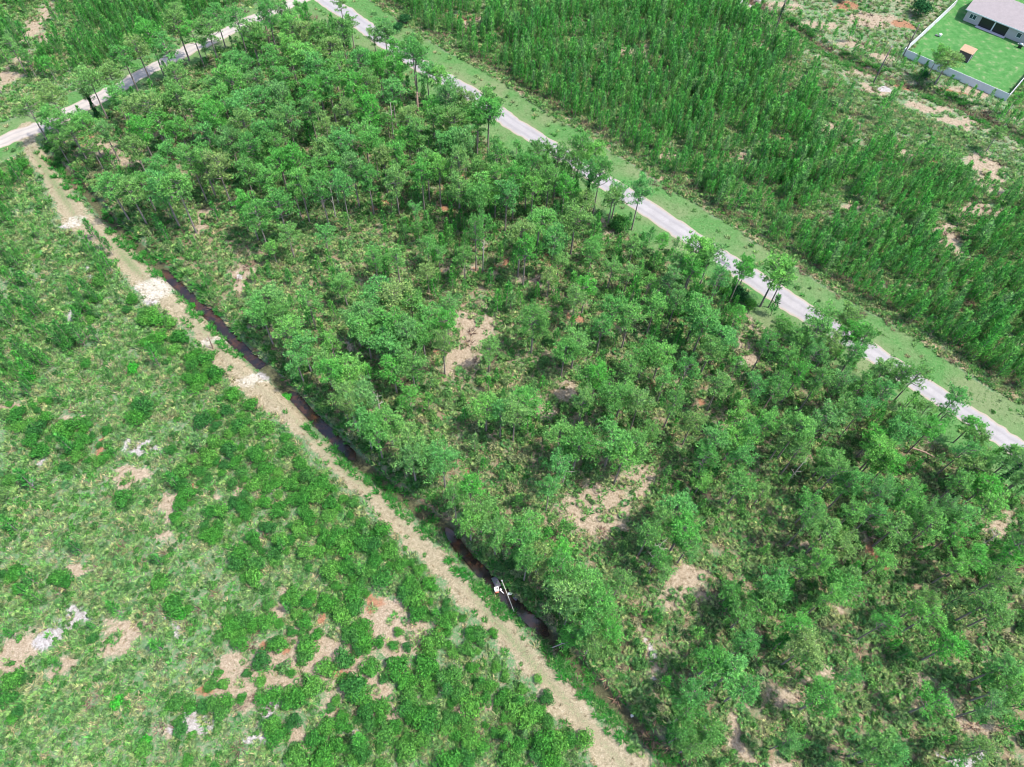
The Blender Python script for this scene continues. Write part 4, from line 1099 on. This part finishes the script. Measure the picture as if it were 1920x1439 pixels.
# vine-covered trees: a trunk wrapped in dark leaves
def vine_tree(x, y, H_, r, tilt, label):
    c = G(x, y); e = link('vine_covered_tree', None, loc=(c[0], c[1], 0)); tag(e, label, 'tree', 'vine-covered trees')
    link('trunk', PINES[2][0], e, sc=(.8, .8, H_ / 11.0)); link('crown', PINES[2][1], e, sc=(r / 2.6, r / 2.6, H_ / 11.0))
    n = 900; z = rng.random(n); az = rng.random(n) * 6.28; rr = (.75 - .55 * z) * rng.uniform(.5, 1.0, n) * (1 + .3 * np.sin(z * 17))
    C = np.stack([rr * np.cos(az), rr * np.sin(az), z * H_ * .78], -1)
    v_, f_ = quad_cloud(C, np.stack([np.cos(az), np.sin(az), .3 + 0 * az], -1), rng.uniform(.1, .2, n), .5)
    link('vine', make_mesh('vine_leaves', v_, f_, [M_OAK]), e)


vine_tree(1096, 398, 13, 2.0, 0, 'tall tree wrapped in dark vines at the middle road edge')
vine_tree(1843, 925, 13.5, 2.2, 0, 'broad vine-choked trunk leaning out near the right edge')
vine_tree(185, 222, 8, 1.2, 0, 'dark vine-wrapped tree beside the side road at left')
for (x, y, lb) in ((1878, 924, 'bare dark trunk rising beside the vine-choked one at right edge'), (1848, 1056, 'tall dark leaning trunk near the right edge below the vine-choked one')):
    c = G(x, y); place_pine([c[0], c[1], 14, 2.2], 2, lb, 'pines leaning out of the right edge')


# dead trees
def snag(x, y, H_, mat, label, nb=7, w=.16, seed=0):
    r2 = np.random.default_rng(seed); c = G(x, y); e = link('dead_tree', None, loc=(c[0], c[1], 0)); tag(e, label, 'dead tree')
    b = Bag(); b.add(*tube([(0, 0, -.2), (.1, .05, H_ * .5), (.25, .1, H_)], [w, w * .8, w * .35], 7)); link('trunk', b.mesh('snag_trunk', mat, True), e)
    for i in range(nb):
        z = H_ * r2.uniform(.35, .98); az = i * 2.3; L = r2.uniform(.6, 1.5)
        p = np.array([.1, .05, z]); d = np.array([math.cos(az), math.sin(az), r2.uniform(.1, .9)])
        b = Bag(); b.add(*tube([p, p + d * L * .6, p + d * L + (0, 0, -.1)], [.05, .035, .012], 5)); q = p + d * L * .6
        b.add(*tube([q, q + np.array([d[1], -d[0], .4]) * L * .4], [.025, .008], 4)); link('branch', b.mesh('snag_branch', mat, True), e)


snag(785, 238, 8.5, M_SNAGB, 'thick broken brown dead tree near the road at the top', 9, .38, 1)
snag(738, 262, 9.0, M_SNAG, 'grey leafless forked tree standing in the upper wood', 8, .15, 2)
snag(579, 246, 7.0, M_SNAG, 'short pale bleached snag in the upper left wood', 2, .13, 3)
snag(630, 410, 9.0, M_SNAG, 'slim pale bare trunk left of centre in the upper wood', 3, .13, 4)
snag(505, 80, 10, M_SNAGB, 'dark leaning dead tree where the side road meets the wood', 6, .2, 5)
snag(352, 282, 9, M_SNAG, 'slim pale trunk in the left part of the wood', 2, .12, 6)
snag(1480, 300, 4, M_SNAGB, 'rusty dead young pine in the plantation', 9, .08, 7)
snag(1828, 1030, 6, M_SNAG, 'bleached dead tree with spiky branches near the right edge', 9, .14, 8)
snag(715, 790, 8, M_SNAG, 'thin grey dead tree leaning over the ditch bank', 7, .1, 9)


def log(x0, y0, x1, y1, w, mat, label, name='log', z=.25, cat='log', stubs=3):
    a, b_ = G(x0, y0), G(x1, y1); e = link(name, None, loc=(a[0], a[1], 0)); tag(e, label, cat)
    d = np.array([b_[0] - a[0], b_[1] - a[1], 0]); b = Bag()
    b.add(*tube([(0, 0, z), tuple(d * .5 + (0.1, .15, z + .1)), tuple(d + (0, 0, z))], [w, w * .8, w * .4], 7)); link('stem', b.mesh('log_body', mat, True), e)
    for i in range(stubs):
        t_ = .3 + .6 * i / max(1, stubs); q = d * t_ + np.array([.05, .1, z + w]); s = np.array([-d[1], d[0], 0]) / np.hypot(d[0], d[1]) * (1 if i % 2 else -1)
        b = Bag(); b.add(*tube([q, q + s * .7 + d / np.linalg.norm(d) * .5 + (0, 0, .3)], [.05, .015], 4)); link('branch', b.mesh('log_branch', mat, True), e)


log(1700, 846, 1752, 868, .17, M_SNAGB, 'fallen brown trunk lying among pines at the right', z=1.2)
log(1628, 1008, 1652, 1024, .15, M_SNAGB, 'short fallen log beside a rusty bare patch at lower right')
log(160, 798, 178, 822, .2, M_POLE, 'dark grey log lying in the scrub left of the track')
log(1035, 1216, 1070, 1206, .07, M_SNAG, 'pale curved dead limb on the ditch bank', 'fallen_branch', .4, 'branch', 4)
log(1100, 1190, 1120, 1212, .06, M_SNAG, 'pale forked dead limb under the ditch pines', 'fallen_branch', .6, 'branch', 5)
log(1255, 1358, 1278, 1340, .06, M_SNAG, 'grey fallen limb below the shaded pines at bottom', 'fallen_branch', .4, 'branch', 5)
log(568, 1264, 584, 1280, .05, M_SNAG, 'thin pale dead stick on bare sand between bushes', 'fallen_branch', .15, 'branch', 3)
log(500, 915, 512, 932, .05, M_SNAG, 'thin grey stick lying in the scrub beside the bushes', 'fallen_branch', .2, 'branch', 3)
log(1546, 97, 1556, 107, .07, M_SNAG, 'pale cut timber lying on the pole clearing', 'fallen_branch', .1, 'branch', 0)

snag(1475, 905, 8, M_SNAG, 'slim grey dead stem in the dense wood right of centre', 4, .12, 11)
snag(1055, 905, 7, M_SNAG, 'pale dead stem standing in the glade below centre', 5, .12, 12)
snag(1410, 800, 9, M_SNAGB, 'long thin brown dead pine right of centre', 3, .11, 13)
snag(905, 510, 8, M_SNAG, 'slim dead stem beside the orange bare ground above centre', 3, .12, 14)
snag(1215, 1060, 8, M_SNAG, 'grey bare dead tree with upright twigs in the lower centre', 10, .14, 15)
snag(400, 655, 4, M_SNAGB, 'short dead stump leaning on the ditch bank', 3, .12, 16)
# grey brush mound
c = G(687, 1345); n = 1300; d = rng.normal(size=(n, 3)); d[:, 2] = np.abs(d[:, 2]); d /= np.linalg.norm(d, axis=1, keepdims=True)
v_, f_ = tri_cloud(d * np.array([1.25, 1.15, .75]) * rng.uniform(.75, 1, (n, 1)), d * .5 + rng.normal(size=(n, 3)) * .6, rng.uniform(.2, .5, n), rng.uniform(.03, .08, n))
bm_ = make_mesh('brush_twigs', v_, f_, [leaf_mat('grey_twigs', [(.22, .205, .20), (.24, .215, .205)], .1)])
e = link('brush_mound', None, loc=(c[0], c[1], 0)); tag(e, 'grey dome of dead twigs on the bare sand at the bottom', 'brush pile')
link('twigs', bm_, e)
b = Bag(); vs = [(0, 0, .6)] + [(1.05 * math.cos(a / 12 * math.tau) * (1 - .35 * k), 1.0 * math.sin(a / 12 * math.tau) * (1 - .35 * k), .0 + .42 * k) for k in (0, 1) for a in range(12)]
b.add(vs, [(1 + a, 1 + (a + 1) % 12, 13 + (a + 1) % 12, 13 + a) for a in range(12)] + [(0, 13 + a, 13 + (a + 1) % 12) for a in range(12)]); link('mound', b.mesh('mound_body', plain('grey_ash', (.22, .20, .20), .9, 6, .3)), e)


# ------------------------------------------------------------------ boxes and prisms for the built things
def box(lo, hi):
    x0, y0, z0 = lo; x1, y1, z1 = hi
    return [(x0, y0, z0), (x1, y0, z0), (x1, y1, z0), (x0, y1, z0), (x0, y0, z1), (x1, y0, z1), (x1, y1, z1), (x0, y1, z1)], [(0, 3, 2, 1), (4, 5, 6, 7), (0, 1, 5, 4), (1, 2, 6, 5), (2, 3, 7, 6), (3, 0, 4, 7)]


def part(name, boxes, mat, parent, bevel=0.0):
    b = Bag()
    for lo, hi in boxes: b.add(*box(lo, hi))
    o = link(name, b.mesh(name, mat), parent)
    if bevel:
        md = o.modifiers.new('bevel', 'BEVEL'); md.width = bevel; md.segments = 2
    return o


# utility poles
for x, y, H_, lb in ((1452, 62, 10.5, 'weathered utility pole at the top edge, tangled in green vine'), (1638, 155, 9.2, 'bare weathered utility pole beside the brown ditch'), (1693, 106, 8.2, 'bare dark utility pole at the left corner of the white fence')):
    c = G(x, y); e = link('utility_pole', None, loc=(c[0], c[1], 0)); tag(e, lb, 'utility pole', 'utility poles along the clearing')
    b = Bag(); b.add(*tube([(0, 0, -.3), (0, 0, H_ * .5), (0, 0, H_)], [.17, .15, .11], 10)); link('shaft', b.mesh('pole_shaft', M_POLE, True), e)
    b = Bag(); b.add(*tube([(0, 0, H_), (0, 0, H_ + .12)], [.13, .10], 10)); link('cap', b.mesh('pole_cap', M_STEEL, True), e)
    if x == 1452:
        n = 240; z = rng.random(n); az = rng.random(n) * 6.28; rr = .45 * np.sin(z * 3.14) * rng.uniform(.4, 1, n)
        C = np.stack([rr * np.cos(az), rr * np.sin(az), 4.2 + z * 3.6], -1); v_, f_ = quad_cloud(C, np.stack([np.cos(az), np.sin(az), 0 * az], -1), rng.uniform(.1, .18, n), .5)
        link('vine', make_mesh('pole_vine', v_, f_, [M_OAK]), e)

# fence, house, yard things share the lot's own frame: origin at the left front corner, u along the back fence, v towards the house
A0, U_, V_, LEN = house_frame()
ang = math.atan2(U_[1], U_[0])


def lotpt(x, y, z=0):
    p = G(x, y, z) - A0
    return np.array([p @ U_, p @ V_])


for q in ((1805, 38), (1920, 88), (1790, 0), (1830, 53), (1877, 73)): print('lot', q, lotpt(*q))
print('eave', lotpt(1809, 22, 2.8), lotpt(1920, 66, 2.8), lotpt(1830, 0, 2.8), 'LEN', LEN, 'shed', lotpt(1792, 110), lotpt(1813, 120), lotpt(1827, 112))


def fence_run(name, p0, p1, label):
    e = link(name, None, loc=(A0[0] + U_[0] * p0[0] + V_[0] * p0[1], A0[1] + U_[1] * p0[0] + V_[1] * p0[1], 0))
    d = np.array(p1) - np.array(p0); L = np.hypot(*d); e.rotation_euler = (0, 0, ang + math.atan2(d[1], d[0])); tag(e, label, 'fence', 'white vinyl fences of the yard')
    n = max(1, round(L / 2.4)); s = L / n
    bp = Bag(); bp.add(*box((.065, -.02, .08), (s - .065, .02, 1.78)))
    for k in range(int((s - .2) / .3)):
        xx = .2 + k * .3; bp.add(*box((xx, -.026, .16), (xx + .012, -.0205, 1.7)))
    mp_ = bp.mesh('fence_panel', M_VINYL)
    mrs = []
    for z0, z1 in ((1.782, 1.87), (.02, .078)):
        br_ = Bag(); br_.add(*box((.066, -.04, z0), (s - .066, .04, z1))); mrs.append(br_.mesh('fence_rail', M_VINYL))
    bo = Bag(); bo.add(*box((-.062, -.062, -.1), (.062, .062, 1.95))); bo.add([(-.075, -.075, 1.953), (.075, -.075, 1.953), (.075, .075, 1.953), (-.075, .075, 1.953), (0, 0, 2.02)], [(0, 1, 4), (1, 2, 4), (2, 3, 4), (3, 0, 4), (3, 2, 1, 0)]); mo = bo.mesh('fence_post', M_VINYL)
    for k in range(n): link('panel', mp_, e, loc=(k * s, 0, 0)); [link('rail', q, e, loc=(k * s, 0, 0)) for q in mrs]
    for k in range(n + 1): link('post', mo, e, loc=(k * s, 0, 0))


fence_run('vinyl_fence', (0, 0), (LEN, 0), 'white vinyl fence along the back of the lawn, shaded face outward')
fence_run('vinyl_fence', (0, .13), (0, 34), 'white vinyl fence along the left side of the lawn')
fence_run('vinyl_fence', (LEN, .13), (LEN, 34), 'white vinyl fence along the right side of the lawn')

H0 = lotpt(1805, 38)                       # house corner nearest the camera, left
HL, HD, EH = 18.0, 13.0, 2.75
he = link('house', None, loc=(A0[0] + U_[0] * H0[0] + V_[0] * H0[1], A0[1] + U_[1] * H0[0] + V_[1] * H0[1], 0), rot=(0, 0, ang))
tag(he, 'single-storey beige house with grey-pink shingle roof behind the lawn', 'house')
P0, P1 = 4.0, 11.2                          # porch opening along the back wall
PD = 2.6
part('wall', [((0, 0, 0), (P0, .2, EH)), ((P1, 0, 0), (HL, .2, EH)), ((0, .203, 0), (.2, HD, EH)), ((HL - .2, .203, 0), (HL, HD, EH)), ((.203, HD - .2, 0), (HL - .203, HD, EH)),
              ((P0, 0, EH - .32), (P1, .2, EH)), ((P0 - .2, .203, 0), (P0 - .003, PD, EH)), ((P1 + .003, .203, 0), (P1 + .2, PD, EH)), ((P0 - .2, PD + .003, 0), (P1 + .2, PD + .2, EH))], M_STUCCO, he)
part('porch_post', [(((P0 + P1) / 2 - .14, .02, 0), ((P0 + P1) / 2 + .14, .18, EH - .323))], M_TRIM, he)
for a, b in ((P0 + .003, (P0 + P1) / 2 - .143), ((P0 + P1) / 2 + .143, P1 - .003)):
    part('porch_panel', [((a + .05, .09, .08), (b - .05, .11, EH - .4))], M_PORCH, he)  # near-black panel filling one porch opening
part('patio', [((P0 - .3, -1.0, .0), (P1 + .3, -.004, .1)), ((P0, .0, .0), (P1, PD, .09))], M_CONC, he)


def window(xc, w, z0, z1, two=False):
    fr = part('window', [((xc - w / 2, -.06, z0), (xc - w / 2 + .09, -.003, z1)), ((xc + w / 2 - .09, -.06, z0), (xc + w / 2, -.003, z1)), ((xc - w / 2 + .092, -.06, z1 - .09), (xc + w / 2 - .092, -.003, z1)), ((xc - w / 2 + .092, -.06, z0), (xc + w / 2 - .092, -.003, z0 + .09))] +
              ([((xc - .05, -.058, z0 + .092), (xc + .05, -.003, z1 - .092))] if two else []), M_TRIM, he)
    g = .04
    if two:
        part('pane', [((xc - w / 2 + .1, -.03, z0 + .1), (xc - .06, -.01, z1 - .1))], M_GLASS, fr); part('pane', [((xc + .06, -.03, z0 + .1), (xc + w / 2 - .1, -.01, z1 - .1))], M_GLASS, fr)
    else:
        part('pane', [((xc - w / 2 + .1, -.03, z0 + .1), (xc + w / 2 - .1, -.01, z1 - .1))], M_GLASS, fr)


window(1.9, 1.75, 1.0, 2.25, True)
window(14.2, 1.2, 1.0, 2.25)
OV = .55; RZ = EH + .05; PIT = .42
ymid = HD / 2; zr = RZ + (ymid + OV) * PIT
b = Bag()
for s in (0, 1):
    ya = -OV if s == 0 else HD + OV
    vs = [(-OV, ya, RZ), (HL + OV, ya, RZ), (HL + OV, ymid, zr), (-OV, ymid, zr)]
    vs += [(p[0], p[1], p[2] + .16) for p in vs]
    b.add(vs, [(0, 1, 2, 3), (4, 7, 6, 5), (0, 4, 5, 1), (3, 2, 6, 7), (0, 3, 7, 4), (1, 5, 6, 2)])
mt, t, o2 = nt('roof_shingles')
tc = t.nodes.new('ShaderNodeTexCoord'); br = t.nodes.new('ShaderNodeTexBrick'); br.inputs['Scale'].default_value = 3.4; br.inputs['Color1'].default_value = (.24, .21, .215, 1); br.inputs['Color2'].default_value = (.215, .19, .20, 1); br.inputs['Mortar'].default_value = (.18, .16, .17, 1); br.inputs['Mortar Size'].default_value = .03
t.links.new(tc.outputs['Object'], br.inputs['Vector']); pp = t.nodes.new('ShaderNodeBsdfPrincipled'); pp.inputs['Roughness'].default_value = .9
t.links.new(mixc(t, 1.0, br.outputs[0], ramp(t, noise(t, 1.2, 4, .7), [(.3, (.92,) * 3), (.7, (1.08,) * 3)]), 'MULTIPLY'), pp.inputs['Base Color']); t.links.new(pp.outputs[0], o2.inputs[0])
rf = link('roof', b.mesh('house_roof', mt), he)
part('fascia', [((-OV - .03, -OV - .035, RZ - .04), (HL + OV + .03, -OV - .004, RZ + .19))], M_TRIM, rf)
part('gable', [((.03, .21, EH + .001), (.17, .22, EH + .02))], M_STUCCO, he)
b = Bag(); b.add([(0.01, 0, EH), (0.01, HD, EH), (0.01, ymid, zr - .1), (.19, 0, EH), (.19, HD, EH), (.19, ymid, zr - .1)], [(0, 2, 1), (3, 4, 5), (0, 3, 5, 2), (1, 2, 5, 4)]); link('gable_wall', b.mesh('gable_wall', M_STUCCO), he)
# soffit under the eave
part('soffit', [((-OV + .02, -OV + .02, RZ - .035), (HL + OV, -.004, RZ - .005))], M_TRIM, he)


def lot_empty(name, x, y, rz, label, cat):
    p = lotpt(x, y); e = link(name, None, loc=(A0[0] + U_[0] * p[0] + V_[0] * p[1], A0[1] + U_[1] * p[0] + V_[1] * p[1], 0), rot=(0, 0, ang + rz)); return tag(e, label, cat)


# playhouse / shelter on the lawn: dark front wall painted for the shade of its open interior, pale corner posts, tan lean-to roof
sh = lot_empty('garden_shed', 1792, 109, 0, 'small timber shed with tan roof and dark front on the lawn', 'shed')
SW, SDp, SH = 3.1, 2.5, 2.2
part('wall', [((.1, .02, .05), (SW - .1, .07, SH - .1)), ((.1, SDp - .08, .05), (SW - .1, SDp - .02, SH + .25)), ((.02, .1, .05), (.07, SDp - .1, SH)), ((SW - .07, .1, .05), (SW - .02, SDp - .1, SH))], M_SHEDW, sh)
for x in (0, SW - .12):
    for y in (0, SDp - .12): part('corner_post', [((x, y, 0), (x + .115, y + .115, SH - .02 + (.3 if y else 0)))], M_TRIM if x else M_SHEDT, sh)
for k in range(8):
    xx = -.15 + k * (SW + .3) / 8; b = Bag()
    z0, z1 = SH + .02, SH + .36
    w8 = (SW + .3) / 8 - .02
    b.add([(xx, -.2, z0), (xx + w8, -.2, z0), (xx + w8, SDp + .15, z1), (xx, SDp + .15, z1), (xx, -.2, z0 + .05), (xx + w8, -.2, z0 + .05), (xx + w8, SDp + .15, z1 + .05), (xx, SDp + .15, z1 + .05)],
          [(0, 3, 2, 1), (4, 5, 6, 7), (0, 1, 5, 4), (1, 2, 6, 5), (2, 3, 7, 6), (3, 0, 4, 7)])
    link('roof_board', b.mesh('roof_board', M_SHEDT), sh)
# white tub and grey tray on the lawn
tb = lot_empty('garden_tub', 1762, 68, .4, 'small round white tub standing on the lawn near the left fence', 'tub')
b = Bag(); b.add(*tube([(0, 0, 0), (0, 0, .3), (0, 0, .55)], [.28, .33, .36], 16)); link('tub', b.mesh('tub_body', M_WHITE, True), tb)
b = Bag(); b.add(*tube([(0, 0, .555), (0, 0, .58)], [.39, .39], 16)); link('rim', b.mesh('tub_rim', M_WHITE, True), tb)
ty = lot_empty('folded_tarp', 1756, 67, .2, 'small grey folded tarp beside the white tub on the lawn', 'tarp')
part('cloth', [((-.35, -.25, 0), (.35, .25, .14)), ((-.28, -.2, .143), (.3, .18, .22))], M_GREY, ty, .03)
# grill at the far end of the wall
gr = lot_empty('barbecue_grill', 1911, 90, 0, 'dark barbecue grill with pale lid against the house wall', 'grill')
part('cart', [((-.45, -.3, .12), (.45, .3, .8))], M_BLACK, gr, .02)
part('side_shelf', [((-.85, -.25, .78), (-.455, .25, .83)), ((.455, -.25, .78), (.85, .25, .83))], M_STEEL, gr)
b = Bag(); b.add(*tube([(-.44, 0, .95), (-.43, 0, .95), (.43, 0, .95), (.44, 0, .95)], [.2, .29, .29, .2], 14)); link('lid', b.mesh('grill_lid', M_STEEL, True), gr)
for sx in (-.4, .4): part('wheel', [((sx - .04, -.28, 0), (sx + .04, -.12, .115))], M_BLACK, gr)

# ------------------------------------------------------------------ rubbish in the ditch
def ditch_empty(name, x, y, z, rz, label, cat):
    c = G(x, y, z); e = link(name, None, loc=(c[0], c[1], z), rot=(0, 0, rz)); return tag(e, label, cat)


e = ditch_empty('white_drum', 931, 1106, -.35, .3, 'white box with a round dark hole, dumped on the ditch edge', 'rubbish')
part('body', [((-.33, -.32, 0), (.33, .32, .42))], M_WHITE, e, .05)
b = Bag(); b.add(*tube([(.1, .05, .423), (.1, .05, .44)], [.12, .12], 14)); link('dark_hole_disc', b.mesh('dark_hole_disc', M_BLACK, True), e)  # solid black disc stands for the shaded inside of the hole
part('rust_base', [((-.26, -.5, 0), (.26, -.325, .1))], plain('rusty_tin', (.30, .10, .06), .8, 6, .3), e, .02)
e = ditch_empty('grey_sheet', 930, 1092, -.62, .5, 'flat dark grey sheet in the water above the white box', 'rubbish')
part('sheet', [((-.4, -.8, 0), (.45, .8, .06)), ((-.2, -.5, .063), (.4, .5, .13))], M_GREY, e, .03)  # two thin dark grey slabs laid flat
e = ditch_empty('white_jug', 956, 1114, -.6, .2, 'white plastic jug floating beneath the long pipe', 'rubbish')
b = Bag(); b.add(*tube([(-.3, 0, .15), (-.27, 0, .15), (.2, 0, .15), (.3, 0, .15), (.42, 0, .15)], [.1, .19, .19, .09, .06], 12)); link('jug', b.mesh('jug_body', M_WHITE, True), e)
b = Bag(); b.add(*tube([(.425, 0, .15), (.53, 0, .17)], [.08, .08], 10)); link('cap', b.mesh('jug_cap', M_RED, True), e)
e = ditch_empty('white_tray', 941, 1110, -.6, -.7, 'narrow white strip of plastic beside the long pipe', 'rubbish')
part('strip', [((-.4, -.06, .05), (.4, .06, .1)), ((-.45, .064, .05), (-.2, .24, .12))], M_WHITE, e, .015)
e = ditch_empty('dumped_board', 968, 1120, -.6, .9, 'square grey board half sunk below the white jug', 'rubbish')
part('panel', [((-.4, -.3, 0), (.4, .3, .07)), ((-.42, -.32, -.05), (.42, .32, -.003))], M_GREY, e, .02)
a = G(941, 1088, .2); b2 = G(964, 1148, .3); e = link('long_pipe', None, loc=(a[0], a[1], .05)); tag(e, 'long thin pale pipe lying across the ditch bank', 'pipe')
d = np.array([b2[0] - a[0], b2[1] - a[1], .35]); b = Bag(); b.add(*tube([(0, 0, 0), tuple(d * .5 + (0, 0, .1)), tuple(d)], [.06, .055, .04], 8)); link('tube', b.mesh('pipe_tube', plain('pale_pipe', (.34, .33, .28), .6, 3, .15), True), e)
b = Bag(); b.add(*tube([(-.06 * d[0] / 6, -.06 * d[1] / 6, 0), tuple(d * .03)], [.085, .085], 8)); link('end_collar', b.mesh('pipe_collar', M_WHITE, True), e)
e = ditch_empty('white_bag', 1185, 1343, -1.12, .4, 'small crumpled white bag lying in the shaded lower ditch', 'rubbish')
part('bag', [((-.2, -.14, 0), (.18, .15, .16)), ((-.12, .153, .02), (.1, .25, .1))], M_WHITE, e, .05)
e = ditch_empty('white_can', 486, 667, -.72, 1.0, 'tiny white can floating in the ditch above the crossing', 'rubbish')
b = Bag(); b.add(*tube([(-.2, 0, .08), (-.19, 0, .08), (.19, 0, .08), (.2, 0, .08)], [.06, .1, .1, .06], 10)); link('can', b.mesh('can_body', M_WHITE, True), e)
print('done')
